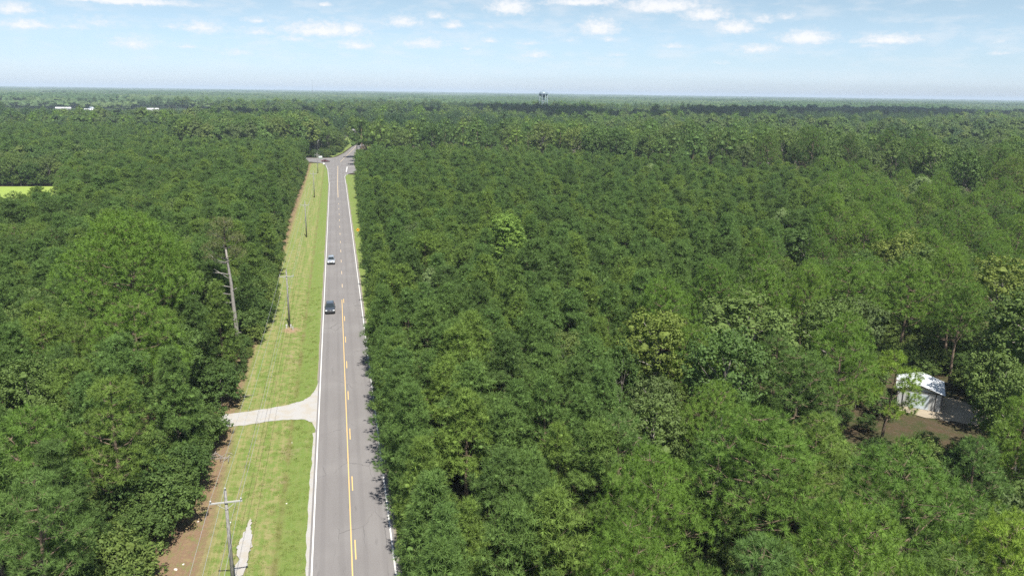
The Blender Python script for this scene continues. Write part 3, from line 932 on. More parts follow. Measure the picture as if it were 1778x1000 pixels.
CROSS_L = [(-3, 466), (-15, 467), (-70, 477), (-200, 500)]
CROSS_R = [(3, 404), (10, 407), (40, 414), (70, 416)]
MILL = [(-470, 1180), (-200, 1100), (-190, 1230), (-270, 1500), (-480, 1530)]      # low buildings far left
SIGHT = [(49, 56), (57, 53), (66, 59), (67, 64), (60, 70), (55, 70)]        # low growth only in front of the shed
def blocked(x, y):
    if y < 452 and x > -400:
        if xl(min(y, 452)) - 1.6 < x < xr(min(y, 400)): return True
    if 452 <= y < 500 and -16 < x < 9: return True
    if near_path(FARROAD, x, y, 6.8) or near_path(CROSS_L, x, y, 13.5) or (y < 440 and near_path(CROSS_R, x, y, 12)): return True
    if inside(YARD, x, y) or inside(FIELD, x, y) or inside(SIGHT, x, y): return True
    if inside(HOMES, x, y) and R.random() < 0.6: return True
    if abs(y - 93.5) < 3.2 and -30 < x < -14: return True
    return False


T = []          # every tree: (kind, x, y, height, radius factor, rotation, material or None, label or None)
taken = []
SHORT = {'bright green round-topped': 'the round-topped pine', 'broad flat-crowned': 'the broad flat-crowned pine', 'big spreading pine with': 'the big bare-limbed pine', 'yellow-green pine in': 'the yellow-green corner pine', 'thin lone': 'the thin lone pine', 'very tall broadleaf': 'the very tall broadleaf', 'wide olive': 'the wide olive dome', 'dark leafy': 'the dark leafy broadleaf', 'flat-topped mature': 'the flat-topped mature pine', 'bright yellow-green': 'the bright yellow-green tree', 'slim pale': 'the slim pale tree', 'pale silvery': 'the pale silvery-topped tree', 'small silvery': 'the small silvery-topped tree', 'pale-tipped': 'the pale-tipped tree', 'yellowing': 'the yellowing broadleaf', 'huge spreading': 'the huge spreading pine', 'large layered': 'the large layered pine', 'dark dense': 'the dark dense pine', 'lighter green': 'the lighter foreground pine', 'bright leafy': 'the bright leafy broadleaf', 'olive broadleaf among': 'the olive broadleaf on the left', 'brownish': 'the brownish broadleaf', 'small lime': 'the lime-tipped tree'}
def special(kind, x, y, h, rf=1.0, mat=None, label=None, ex=None, cat='tree', name=None):
    T.append(dict(short=next((v for k_, v in SHORT.items() if label.startswith(k_)), None), kind=kind, x=x, y=y, h=h, rf=rf, mat=mat, label=label, cat=cat, name=name, sp=True))
    big = kind in ('bigpine', 'broad', 'midpine')
    taken.append((x, y, (ex or 3.0) * (1.45 if big and y < 130 else 1.0)))


# trees that stand out one by one
special('bigpine', 21.1, 45.1, 16.6, 0.86, 'pine_big', 'bright green round-topped pine left of the broad one at lower right', 3.6)
special('bigpine', 31.9, 49.0, 17.2, 1.12, 'pine_big', 'broad flat-crowned pine standing before the dark broadleaf at lower right', 4.6)
special('bigpine', 36.8, 40.0, 17.6, 1.10, 'pine_big', 'big spreading pine with bare limbs showing in its crown, lower right', 4.6)
special('bigpine', 39.6, 33.6, 16.2, 0.85, 'pine_lime', 'yellow-green pine in the bottom right corner', 3.6)
special('bigpine', 16.6, 38.6, 15.6, 0.72, 'pine_big', 'light green pine at the bottom edge below the round-topped pine', 3.0)
special('midpine', 24.0, 35.8, 15.6, 1.0, 'pine', 'dark pine at the bottom edge between two bright pines', 3.0)
special('layerpine', 61.3, 70.3, 12.7, 1.0, 'pine_lime', 'thin lone pine with layered tufts in front of the grey shed', 2.5)
special('broad', 82.0, 70.6, 20.5, 0.95, 'leaf_olive', 'very tall broadleaf tree towering right of the grey shed', 5.5)
special('broad', 80.6, 75.4, 12.0, 0.72, 'leaf', 'leafy tree screening the right end of the grey shed', 2.6)
special('broad', 86.5, 79.0, 13.5, 0.85, 'leaf', 'dark broadleaf filling the space right of the grey shed', 3.4)
special('broad', 66.5, 57.6, 14.5, 0.80, 'leaf_olive', 'greyish leafy tree at the right edge below the tall broadleaf', 3.6)
special('broad', 51.7, 86.1, 15.8, 1.30, 'leaf_olive', 'wide olive broadleaf dome rising among the pines right of centre', 5.6)
special('broad', 29.4, 64.6, 12.0, 0.95, 'leaf', 'dark leafy broadleaf behind the round-topped pine', 3.8)
special('broad', 33.6, 58.5, 11.0, 0.75, 'leaf', 'smaller dark broadleaf in the gap behind the broad flat pine', 3.0)
special('broad', 69.0, 87.7, 14.2, 0.9, 'leaf', 'grey-green broadleaf behind the thin lone pine', 3.6)
special('bigpine', 74.9, 97.0, 17.6, 1.0, 'pine_big', 'flat-topped mature pine left of the tallest broadleaf crown', 4.5)
special('bigpine', 83.5, 95.5, 17.4, 1.0, 'pine_big', 'mature pine with dark gap beneath, behind the grey-green broadleaf', 4.5)
special('midpine', 47.0, 66.5, 15.5, 1.25, 'pine', 'dark green broad pine left of the grey shed clearing', 4.0)
special('cone', 32.1, 145.2, 17.4, 1.22, 'leaf_bright', 'bright yellow-green broadleaf standing up out of the dark pines', 5.2)
special('cone', 13.9, 120.4, 13.2, 0.6, 'leaf_pale', 'slim pale vine-hung tree among the pines by the road', 2.0)
special('cone', 172.1, 196.9, 17.5, 1.05, 'leaf_pale', 'pale silvery-topped tree far right in the pines', 3.0)
special('cone', 118.3, 276.7, 14.6, 0.9, 'leaf_pale', 'small silvery-topped tree far out in the plantation', 2.6)
special('cone', 103.2, 160.8, 15.0, 0.9, 'leaf_pale', 'pale-tipped tree in the middle of the right-hand stand', 2.6)
special('broad', 101.5, 117.8, 16.5, 1.0, 'leaf_yellow', 'yellowing broadleaf among mature pines at upper right', 4.4)
special('broad', 97.5, 91.8, 17.6, 1.0, 'leaf_yellow', 'yellow-green broadleaf at the right edge behind the tallest tree', 4.6)
special('hugepine', -28.5, 109.0, 24.5, 1.0, 'pine_big', 'huge spreading pine towering over the left-hand woods', 6.5)
special('bigpine', -23.2, 92.4, 17.5, 1.0, 'pine_big', 'large layered pine below the huge spreading pine', 4.5)
special('midpine', -20.9, 71.0, 15.8, 1.05, 'pine', 'dark dense pine behind the roadside bushes near the first pole', 3.6)
special('midpine', -26.0, 66.8, 15.4, 1.1, 'pine_big', 'lighter green pine in the lower left foreground', 3.6)
special('midpine', -21.8, 53.5, 15.2, 1.0, 'pine', 'pine in the lower left corner', 3.4)
special('broad', -20.3, 97.8, 11.8, 0.72, 'leaf', 'bright leafy broadleaf in front of the layered pine on the left', 3.0)
special('broad', -19.6, 86.5, 10.2, 0.62, 'leaf', 'bushy broadleaf just in from the driveway', 2.8)
special('broad', -31.8, 82.0, 13.5, 0.8, 'leaf_olive', 'olive broadleaf among the dark pines on the left', 3.2)
special('broad', -41.0, 113.0, 13.5, 0.9, 'leaf_olive', 'brownish broadleaf left of the huge spreading pine', 3.6)
special('cone', -52.5, 176.0, 14.0, 0.7, 'leaf_bright', 'small lime-tipped tree far up the left-hand woods', 2.4)
special('broad', -12.5, 500.0, 18.5, 1.15, 'leaf', 'big dark broadleaf behind the transformer pole', 6)
special('broad', -4.5, 507.0, 17.0, 1.1, 'leaf', 'rounded dark broadleaf overhanging the far corner of the junction', 6)
special('broad', 0.5, 529.0, 14.0, 1.0, 'leaf_olive', 'olive broadleaf beside the bend beyond the junction', 5)
special('broad', -3.0, 546.0, 16.5, 1.0, 'leaf', 'dark broadleaf on the inside of the bend', 5)
special('broad', 3.4, 566.0, 14.0, 0.85, 'leaf', 'smaller broadleaf farther round the bend', 4)
special('broad', -9.5, 526.0, 19.0, 1.1, 'leaf_olive', 'tall olive broadleaf behind the far corner of the junction', 6)
special('broad', -8.0, 574.0, 18.0, 1.1, 'leaf', 'tall dark broadleaf set back from the bend', 6)
special('broad', 0.5, 596.0, 15.0, 0.95, 'leaf', 'broadleaf left of the brick house lawn', 5)
special('broad', -22.5, 499.0, 17.5, 1.1, 'leaf', 'dark broadleaf left of the transformer pole', 6)
SNAG = (-16.6, 121.9)
taken.append((SNAG[0], SNAG[1], 3.2)); taken.append((-18.6, 121.0, 2.6)); taken.append((-15.6, 117.0, 2.4)); taken.append((-15.8, 112.5, 2.6)); taken.append((-15.0, 108.5, 2.2))


def free(x, y, k=1.0):
    for a, b, d in taken:
        if (x - a) ** 2 + (y - b) ** 2 < (d * k) ** 2: return False
    return True


def fill(x0, x1, y0, y1, step, test, make, jit=0.36):
    ys = np.arange(y0, y1, step)
    for j, y in enumerate(ys):
        for x in np.arange(x0 + (step / 2 if j % 2 else 0), x1, step):
            px, py = x + R.normal(0, jit * step * 0.5), y + R.normal(0, jit * step * 0.5)
            if in_view(px, py, 12) is None: continue
            if blocked(px, py) or not test(px, py) or not free(px, py): continue
            d = make(px, py)
            if d and px > 35:                                   # nothing tall between the viewer and the shed
                tp = proj(px, py, d['h'])
                if tp[2] < 97 and 1480 < tp[0] < 1700 and tp[1] < 775: continue
            if d: T.append(dict(short=None, x=px, y=py, mat=d.get('mat'), label=None, name=None, sp=False, kind=d['kind'], h=d['h'], rf=d.get('rf', 1.0), cat='tree'))


def plantation(x, y):
    q = R.random()
    if q < 0.022: return dict(kind='broad', h=R.uniform(9, 13.5), rf=R.uniform(0.5, 0.75))
    if q < 0.055: return None
    if q < 0.10: return dict(kind='pine', h=R.uniform(14.5, 16.2), rf=R.uniform(0.85, 1.05))
    edge = x < xr(min(y, 400)) + 3.5
    return dict(kind='edgepine' if edge else 'pine', h=R.normal(13.0, 1.3) * (0.94 if edge else 1), rf=R.uniform(0.9, 1.18))
# the row at the road's edge, branches reaching over the verge
yy = 30.0
while yy < 384:
    x_ = float(xr(yy)) + R.uniform(0.0, 0.9)
    if in_view(x_, yy, 12) is not None and free(x_, yy):
        T.append(dict(x=x_, y=yy, mat=None, label=None, name=None, sp=False, kind='edgepine', h=R.uniform(10.5, 13.2), rf=R.uniform(0.98, 1.2), cat='tree'))
        taken.append((x_, yy, 2.6))
    yy += R.uniform(3.2, 4.8)
fill(5, 190, 24, 400, 5.1, lambda x, y: inside(PLANT, x, y), plantation)


def right_mixed(x, y):
    q = R.random()
    if q < 0.42: return dict(kind='bigpine', h=R.uniform(13.5, 18.5), rf=R.uniform(0.68, 0.9))
    if q < 0.72: return dict(kind='midpine', h=R.uniform(12, 16), rf=R.uniform(0.9, 1.1))
    return dict(kind='broad', h=R.uniform(11, 16.5), rf=R.uniform(0.7, 0.95), mat=('leaf', 'leaf', 'leaf_olive', 'leaf', 'leaf_yellow')[int(R.integers(0, 5))])
def right_zone(x, y): return x > 8 and not inside(PLANT, x, y) and x < 205 and y < 300 and y < 330 - 0.75 * (x - 120)
fill(8, 205, 24, 300, 7.9, right_zone, right_mixed)


def left_wood(x, y):
    q = R.random()
    if x > xl(min(y, 424)) - 7 and y < 430:                      # outer rows: more broadleaf
        if q < 0.35: return dict(kind='broad', h=R.uniform(7.5, 11.5), rf=R.uniform(0.5, 0.75))
        return dict(kind='edgepine', h=R.uniform(11, 14), rf=R.uniform(0.95, 1.2))
    if q < 0.09: return dict(kind='broad', h=R.uniform(11, 14), rf=R.uniform(0.7, 0.95), mat=('leaf', 'leaf_olive')[int(R.integers(0, 2))])
    if q < 0.20: return dict(kind='midpine', h=R.uniform(13.5, 16), rf=R.uniform(0.95, 1.15))
    return dict(kind='pine', h=R.normal(13.6, 1.0), rf=R.uniform(1.0, 1.25))
fill(-300, -98, 349, 394, 5.0, lambda x, y: True, lambda x, y: dict(kind='broad', h=R.uniform(9, 14), rf=R.uniform(0.8, 1.1)))
fill(-300, -13, 26, 560, 5.0, lambda x, y: y < 455 + 0.05 * abs(x) and x < -12 and not (x < -96 and 345 < y < 394), left_wood)


def stand(x, y): return math.sin(x * 0.013 + 1.3 * math.sin(y * 0.004)) + math.sin(y * 0.0105 + 1.7 * math.sin(x * 0.005 + 1))
def mature(x, y):
    q = R.random()
    s_ = stand(x, y)
    if y > 520 and abs(s_ - 0.45) < 0.07: return None               # rides and hedge lines between stands
    if s_ > 0.45:
        if q < 0.85: return dict(kind='bigpine', h=R.normal(20.5, 2.2), rf=R.uniform(0.62, 0.85), mat='far_dark' if s_ > 0.9 else 'pine')
    elif s_ < -0.9 and q < 0.9:
        return dict(kind='broad', h=R.normal(14.5, 2.2), rf=R.uniform(0.8, 1.1), mat=('leaf', 'leaf_olive')[int(q > 0.6)])
    n = R.normal(0, 3.4) + 2.2 * math.sin(x * 0.021 + 1) * math.sin(y * 0.017)
    if q < 0.36: return dict(kind='bigpine', h=max(12, min(27, 18.5 + n)), rf=R.uniform(0.72, 0.98), mat=('pine_big', 'pine')[int(math.sin(x * 0.013) + math.sin(y * 0.011 + 2) > 0)])
    return dict(kind='broad', h=max(10, min(25, 17.0 + n)), rf=R.uniform(0.75, 1.08), mat=('leaf', 'leaf', 'far', 'leaf_olive', 'far', 'leaf')[int(R.integers(0, 6))])
def far_zone(x, y):
    d = math.hypot(x, y)
    if d > 1550: return False
    if x > 0: return not inside(PLANT, x, y) and not right_zone(x, y) and y > 130
    return y > 455 + 0.05 * abs(x)
BELT = [(17, 410), (60, 398), (92, 387), (135, 337), (172, 298), (182, 256), (205, 225), (215, 190), (235, 155), (205, 118)]
def far_make(x, y):
    if -95 < x < 0 and 478 < y < 610:                              # tall hardwoods round the far side of the junction
        return dict(kind='broad' if R.random() < 0.75 else 'bigpine', h=R.uniform(18, 25), rf=R.uniform(0.7, 0.95), mat=('leaf', 'pine')[int(R.random() < 0.3)])
    if x > 12 and y < 560 and near_path(BELT, x, y, 70):           # tall old trees standing over the plantation
        if R.random() < 0.55: return dict(kind='bigpine', h=R.uniform(22, 29), rf=R.uniform(0.7, 0.9), mat='pine')
        return dict(kind='broad', h=R.uniform(20, 27), rf=R.uniform(0.68, 0.92), mat=('leaf', 'leaf', 'leaf', 'leaf_olive')[int(R.integers(0, 4))])
    if x < -60 and y < 640 and x > -500:
        return dict(kind='pine', h=R.normal(13.5, 1), rf=R.uniform(1.05, 1.3))
    d = mature(x, y)
    if d is None: return None
    if -0.37 < x / y < -0.14 and y > 800:                         # low growth before the far row of buildings
        cap = 40.3 * (1 - y / 1440) + 0.5 + R.normal(0, 1.2)
        if cap < 6.5 and y < 1480: return None
        if y < 1440: d['h'] = min(d['h'], cap)
    elif x > 0 and d['kind'] == 'broad' and y < 650: d['h'] += 2.0
    return d
fill(-600, -10, 455, 640, 6.2, lambda x, y: far_zone(x, y), far_make)
fill(-1000, 0, 640, 1550, 13.4, far_zone, far_make)
fill(0, 1500, 130, 1550, 12.4, far_zone, far_make)

# ---- split: the ones that show largest become trees of their own, the rest the woods behind
for t in T:
    p = proj(t['x'], t['y'], t['h'] * 0.8)
    t['size'] = t['h'] / p[2]
    t['Z'] = p[2]
    t['vis'] = -40 < p[0] < 1818 and p[1] < 1040
FAM = {'pine': 'pine', 'edgepine': 'pine', 'bigpine': 'pine', 'midpine': 'pine', 'layerpine': 'pine', 'hugepine': 'pine', 'broad': 'broad', 'cone': 'broad'}
own = []
for fam in ('pine', 'broad'):
    c = sorted([t for t in T if FAM[t['kind']] == fam and t['vis']], key=lambda t: -t['size'] - (9 if t['sp'] else 0))
    own += c[:298 if fam == 'pine' else 240]
ids = set(id(t) for t in own)
rest = [t for t in T if id(t) not in ids]


LAND = [((t_['x'], t_['y']), s_) for t_, s_ in ((q, q.get('short')) for q in T) if s_] + [
    ((-9.6, 57), 'the nearest pole'), ((-14.5, 94), 'the driveway end'), ((-9.3, 132), 'the second pole'), ((3.5, 141), 'the lane beside the dark car'), ((4, 183), 'the lane beside the silver car'),
    ((4.9, 216), 'the yellow sign'), ((-9.2, 218), 'the third pole'), ((-9, 301), 'the fourth pole'), ((6, 404), 'the right arm of the junction'), ((-11, 490), 'the transformer pole'), ((-16.6, 121.9), 'the bare-trunked pine'),
    ((75, 80), 'the grey shed'), ((-92, 260), 'the crop field'), ((18, 640), 'the brick house'), ((3.6, 75), 'the tree shadows on the road'), ((3.6, 100), 'the road edge opposite the driveway'), ((267, 430), 'the grey-roofed house')]
ORD = ['nearest', 'second', 'third', 'fourth', 'fifth', 'sixth', 'seventh', 'eighth', 'ninth', 'tenth', 'eleventh', 'twelfth']
SEEN = {}


def where_is(x, y):
    best, bd = None, 1e9
    for (a, b), nm in LAND:
        d = math.hypot(x - a, y - b)
        if d < bd: best, bd = ((a, b), nm), d
    (a, b), nm = best
    p, q = proj(x, y, 8), proj(a, b, 8)
    dx, dz = (p[0] - q[0]) * q[2] / 1318, p[2] - q[2]
    if abs(dx) > 1.6 * abs(dz): rel = 'right of' if dx > 0 else 'left of'
    elif abs(dz) > 1.6 * abs(dx): rel = 'behind' if dz > 0 else 'in front of'
    else: rel = ('behind and ' if dz > 0 else 'in front and ') + ('right of' if dx > 0 else 'left of')
    return rel, nm, bd


def ordinal(key):
    n = SEEN.get(key, 0)
    SEEN[key] = n + 1
    return ORD[n] if n < len(ORD) else f'{n + 1}th'


def what_is(t):
    k = t['kind']
    if FAM[k] == 'pine': return {'pine': 'narrow green pine', 'edgepine': 'low-branched pine', 'bigpine': 'flat-topped pine', 'midpine': 'broad-crowned pine'}[k]
    return {'leaf_olive': 'olive broadleaf', 'leaf_yellow': 'yellowish broadleaf', 'far': 'dark broadleaf'}.get(t['mat'], 'green broadleaf')


def auto_label(t):
    rel, nm, d = t['where']
    w_ = what_is(t)
    return f"{w_}, {ordinal((w_, rel, nm))} one {rel} {nm}"


MATDEF = {'pine': 'pine', 'edgepine': 'pine', 'bigpine': 'pine_big', 'midpine': 'pine', 'layerpine': 'pine', 'hugepine': 'pine', 'broad': 'leaf', 'cone': 'leaf', 'shrub': 'shrub'}
BASEH = {'pine': 13.0, 'edgepine': 13.0, 'bigpine': 17.0, 'midpine': 15.0, 'layerpine': 13.0, 'hugepine': 24.5, 'broad': 15.0, 'cone': 16.0, 'shrub': 4.0}
NAME = {'pine': 'pine_tree', 'edgepine': 'pine_tree', 'bigpine': 'pine_tree', 'midpine': 'pine_tree', 'layerpine': 'pine_tree', 'hugepine': 'pine_tree', 'broad': 'broadleaf_tree', 'cone': 'broadleaf_tree', 'shrub': 'shrub'}


def plant(kind, x, y, h, rf, mat, label, group, name=None, cat='tree'):
    pr = PROTO[kind]
    crown, trunk, bk, _ = pr[int(R.integers(0, len(pr)))]
    e = empty(name or NAME[kind], (x, y, GZ), R.uniform(0, 6.28))
    k = h / BASEH[kind]
    e.scale = (k * rf, k * rf, k)
    for nm, me, mt in (('crown', crown, M[mat or MATDEF[kind]]), ('trunk', trunk, M[bk])):
        if not me.materials: me.materials.append(mt)
        o = bpy.data.objects.new(nm, me)
        COL.objects.link(o)
        o.parent = e
        o.material_slots[0].link = 'OBJECT'
        o.material_slots[0].material = mt
    tag(e, label, cat, group)
    return e


for t in own: t['where'] = where_is(t['x'], t['y'])
for t in sorted(own, key=lambda t: t['where'][2]):
    lb = t['label'] or auto_label(t)
    plant(t['kind'], t['x'], t['y'], t['h'], t['rf'], t['mat'], lb, 'pines of the woods' if FAM[t['kind']] == 'pine' else 'broadleaf trees of the woods', t['name'], t['cat'])

# shrubs along both woodland edges: every one of its own near the camera
shrubs = []
for y in np.arange(48, 430, 2.3):
    yy = y + R.uniform(-0.8, 0.8)
    if abs(yy - 93.6) < 3.6: continue
    k = R.uniform(0.75, 1.35)
    shrubs.append((float(xl(yy)) - R.uniform(0.9, 1.9), yy, 4.0 * k * (1 if yy < 160 else 0.8), R.uniform(0.8, 1.1)))
    if R.random() < 0.75:
        shrubs.append((float(xl(yy)) - R.uniform(3.2, 5.2), yy + 1, 5.6 * R.uniform(0.8, 1.25), R.uniform(0.75, 1.0)))
for y in np.arange(54, 150, 4.6):
    if R.random() < 0.6: shrubs.append((float(xr(y)) + R.uniform(1.5, 4.0), y, R.uniform(1.4, 3.0), 1.0))
for (x, y, h) in [(57.5, 66.5, 3.5), (63.8, 62.3, 3.0), (70, 60.5, 4.2), (74, 61.8, 3.6), (55.5, 73.5, 3.0), (68.5, 66.0, 1.6), (79.5, 66, 4.5), (65.8, 68.6, 2.6), (66.5, 63.5, 3.6), (70.5, 64.5, 3.0), (73.5, 68.0, 1.8), (63.0, 66.4, 2.2), (84, 70.5, 5.0), (60.5, 63.8, 4.6)]:
    shrubs.append((x, y, h, 1.0))
keep = []
for (x, y, h, rf) in shrubs:
    if x < 0 and 103 < y < 123 and x > -18.5: h = min(h, 1.5)
    if in_view(x, y, h) is None or blocked(x - (0 if x > 0 else 2.2), y) and x < 30 and x > 0: continue
    keep.append((x, y, h, rf, where_is(x, y)))
for (x, y, h, rf, (rel, nm, d)) in sorted(keep, key=lambda q: q[4][2]):
    plant('shrub', x, y, h, rf, None, f"leafy bush, {ordinal(('bush', rel, nm))} bush {rel} {nm}", 'bushes along the woodland edges', cat='bush')

# ---- the woods behind, as instances on points
def joined(kind, idx, mat):
    _, _, bk, (V, tint, tubes, NRM) = PROTO[kind][idx]
    mb = MB()
    for pts, rads, n in tubes: mb.tube(pts, rads, n, caps=False)
    wv = np.array([tuple(q) for q in mb.v], dtype=np.float32)
    wt_ = []
    for f_ in mb.f: wt_ += [(f_[0], f_[1], f_[2]), (f_[0], f_[2], f_[3])] if len(f_) == 4 else [f_]
    wt_ = np.array(wt_)
    nv = len(V) * 3
    me = tri_mesh('tree_' + kind, np.vstack([V.reshape(-1, 3), wv]), np.concatenate([tint, np.zeros(len(wt_))]), np.vstack([np.arange(nv).reshape(-1, 3), wt_ + nv]))
    me.materials.append(M[mat]); me.materials.append(M[bk])
    mi = np.zeros(len(tint) + len(wt_), dtype=np.int32); mi[len(tint):] = 1
    me.polygons.foreach_set('material_index', mi)
    return bpy.data.objects.new('tree_' + kind, me)


def scatter(name, pts, protos, label, cat):
    """pts: (x, y, z, rotation, scale_xy, scale_z, proto index)"""
    a = np.array(pts, dtype=np.float32)
    me = bpy.data.meshes.new(name)
    me.vertices.add(len(a))
    me.vertices.foreach_set('co', np.ascontiguousarray(a[:, :3]).ravel())
    for nm, col, typ in (('rz', 3, 'FLOAT'), ('sxy', 4, 'FLOAT'), ('sz', 5, 'FLOAT')):
        at = me.attributes.new(nm, typ, 'POINT'); at.data.foreach_set('value', np.ascontiguousarray(a[:, col]))
    at = me.attributes.new('pick', 'INT', 'POINT'); at.data.foreach_set('value', a[:, 6].astype(np.int32))
    o = link(name, me)
    g = bpy.data.node_groups.new(name, 'GeometryNodeTree')
    g.interface.new_socket('Geometry', in_out='INPUT', socket_type='NodeSocketGeometry')
    g.interface.new_socket('Geometry', in_out='OUTPUT', socket_type='NodeSocketGeometry')
    q = NT(g)
    gi, go = q.n('NodeGroupInput'), q.n('NodeGroupOutput')
    jn = q.n('GeometryNodeJoinGeometry')
    for p in reversed(protos):
        oi = q.n('GeometryNodeObjectInfo'); oi.inputs['Object'].default_value = p
        gt = q.n('GeometryNodeGeometryToInstance')
        g.links.new(oi.outputs['Geometry'], gt.inputs[0]); g.links.new(gt.outputs[0], jn.inputs[0])
    def attr(nm, typ):
        nd = q.n('GeometryNodeInputNamedAttribute', data_type=typ); nd.inputs['Name'].default_value = nm
        return nd.outputs['Attribute']
    ip = q.n('GeometryNodeInstanceOnPoints')
    g.links.new(gi.outputs[0], ip.inputs['Points']); g.links.new(jn.outputs[0], ip.inputs['Instance'])
    ip.inputs['Pick Instance'].default_value = True
    g.links.new(attr('pick', 'INT'), ip.inputs['Instance Index'])
    cr = q.n('ShaderNodeCombineXYZ'); g.links.new(attr('rz', 'FLOAT'), cr.inputs[2])
    g.links.new(cr.outputs[0], ip.inputs['Rotation'])
    cs = q.n('ShaderNodeCombineXYZ')
    for i, nm in enumerate(('sxy', 'sxy', 'sz')): g.links.new(attr(nm, 'FLOAT'), cs.inputs[i])
    g.links.new(cs.outputs[0], ip.inputs['Scale'])
    g.links.new(ip.outputs[0], go.inputs[0])
    md = o.modifiers.new('scatter', 'NODES'); md.node_group = g
    return tag(o, label, cat, kind='stuff')


LIB, LIDX = [], {}
def lib(kind, mat):
    if (kind, mat) not in LIDX:
        ids_ = []
        for i in range(len(PROTO[kind])):
            ids_.append((kind, i, mat))
        LIDX[(kind, mat)] = ids_
    return LIDX[(kind, mat)]


def woods(name, sel, label):
    protos, index, pts = [], {}, []
    for t in sel:
        k = t['kind']
        fk = k
        if t['Z'] > 330:
            fk = {'pine': 'pine_far', 'edgepine': 'pine_far', 'midpine': 'pine_far', 'layerpine': 'pine_far', 'hugepine': 'big_far', 'bigpine': 'big_far', 'broad': 'broad_far', 'cone': 'broad_far'}[k]
        mt = t['mat'] or MATDEF[k]
        i = int(R.integers(0, len(PROTO[fk])))
        key = (fk, i, mt)
        if key not in index:
            index[key] = len(protos); protos.append(joined(fk, i, mt))
        s = t['h'] / BASEH[k]
        pts.append((t['x'], t['y'], GZ, R.uniform(0, 6.28), s * t['rf'], s, index[key]))
    if pts: scatter(name, pts, protos, label, 'woods')


woods('plantation_woods', [t for t in rest if inside(PLANT, t['x'], t['y'])], 'mass of even-aged pines receding behind the nearest plantation trees')
woods('roadside_woods', [t for t in rest if t['x'] < 0 and t['y'] < 460], 'mass of pine woods receding left of the grass verge')
woods('mature_woods', [t for t in rest if not (inside(PLANT, t['x'], t['y'])) and not (t['x'] < 0 and t['y'] < 460)], 'tall mixed woods stretching away behind the plantations')

# low growth under the near trees
ug = []
for _ in range(5200):
    x, y = R.uniform(-70, 110), R.uniform(30, 210)
    if blocked(x, y) or in_view(x, y, 2) is None: continue
    if inside(PLANT, x, y) and R.random() < 0.45: continue
    s = R.uniform(0.3, 0.95)
    ug.append((x, y, GZ, R.uniform(0, 6.28), s * 1.1, s, int(R.integers(0, 5))))
for x in np.arange(-290, -98, 1.6):
    ug.append((x, 350.5 + (-98 - x) * 0.085 + R.uniform(0, 3), GZ, R.uniform(0, 6.28), R.uniform(0.9, 1.3), R.uniform(0.9, 1.5), int(R.integers(0, 5))))
for _ in range(420):                                              # thicket round the far corner of the junction
    y = R.uniform(486, 610)
    x = np.interp(y, [486, 517, 574, 610], [-3, 3, 9, 14]) - R.uniform(2.5, 26)
    if x > -26 and not (x > 4 and y > 585): ug.append((x, y, GZ, R.uniform(0, 6.28), R.uniform(0.8, 1.3), R.uniform(0.5, 1.4), int(R.integers(0, 5))))
scatter('undergrowth', ug, [joined('shrub', i, 'shrub') for i in range(5)], 'low leafy undergrowth beneath the trees', 'undergrowth')

# canopy out to the horizon, in patches
def gen_patch(rng, size=72.0, n=46):
    Vs, ts = [], []
    for i in range(n):
        x, y = rng.uniform(-size / 2, size / 2, 2)
        h, r = rng.uniform(12, 19), rng.uniform(4.2, 7.0)
        m = 26
        mv, mt = masses([np.array([x, y, h - r * 0.75])], [r], 0.75, rng, 2, 0.16)
        Vs.append(mv); ts.append(mt)
        d = unit(rng.normal(size=(m, 3))); d[:, 2] = np.abs(d[:, 2]) - 0.1
        pos = np.array([x, y, h - r * 0.9]) + d * np.array([r, r, r * 0.9]) * rng.uniform(0.75, 1.05, (m, 1))
        Vs.append(leaves(pos, d, 2.6, rng, 0.5)); ts.append(np.repeat(rng.uniform(0, 0.6) + rng.uniform(0, 0.4, m), 2))
    return np.concatenate(Vs), np.concatenate(ts)


pat = []
for i in range(4):
    V, tint = gen_patch(R)
    me = tri_mesh('canopy_patch', V, tint); me.materials.append(M['far_dark' if i > 2 else 'far'])
    pat.append(bpy.data.objects.new('canopy_patch', me))
pp = []
for step, d0, d1 in ((64, 1520, 4200), (120, 4200, 14000)):
    for y in np.arange(900, d1, step):
        for x in np.arange(-0.62 * y - 300, 1.25 * y + 300, step):
            d = math.hypot(x, y)
            if not (d0 <= d < d1): continue
            if in_view(x, y, 10) is None: continue
            gap = math.sin(x * 0.0031 + 2) * math.sin(y * 0.0023 + 1) + 0.4 * math.sin(x * 0.011) * math.sin(y * 0.007)
            if d > 1900 and gap > 0.93: continue
            s = step / 64
            st_ = stand(x * 0.45, y * 0.45)
            if d < 6000 and abs(st_) < 0.05: continue
            pp.append((x + R.normal(0, 8), y + R.normal(0, 8), GZ, R.uniform(0, 6.28), s * 1.05, R.uniform(0.75, 1.1) * (1.25 if st_ > 0.5 else 1.0), 3 if st_ > 0.5 else int(R.integers(0, 3))))
scatter('distant_woods', pp, pat, 'blue-green woods reaching to the horizon', 'woods')
print('TREES own', len(own), 'rest', len(rest), 'shrubs', len(shrubs), 'patches', len(pp), 'ug', len(ug))
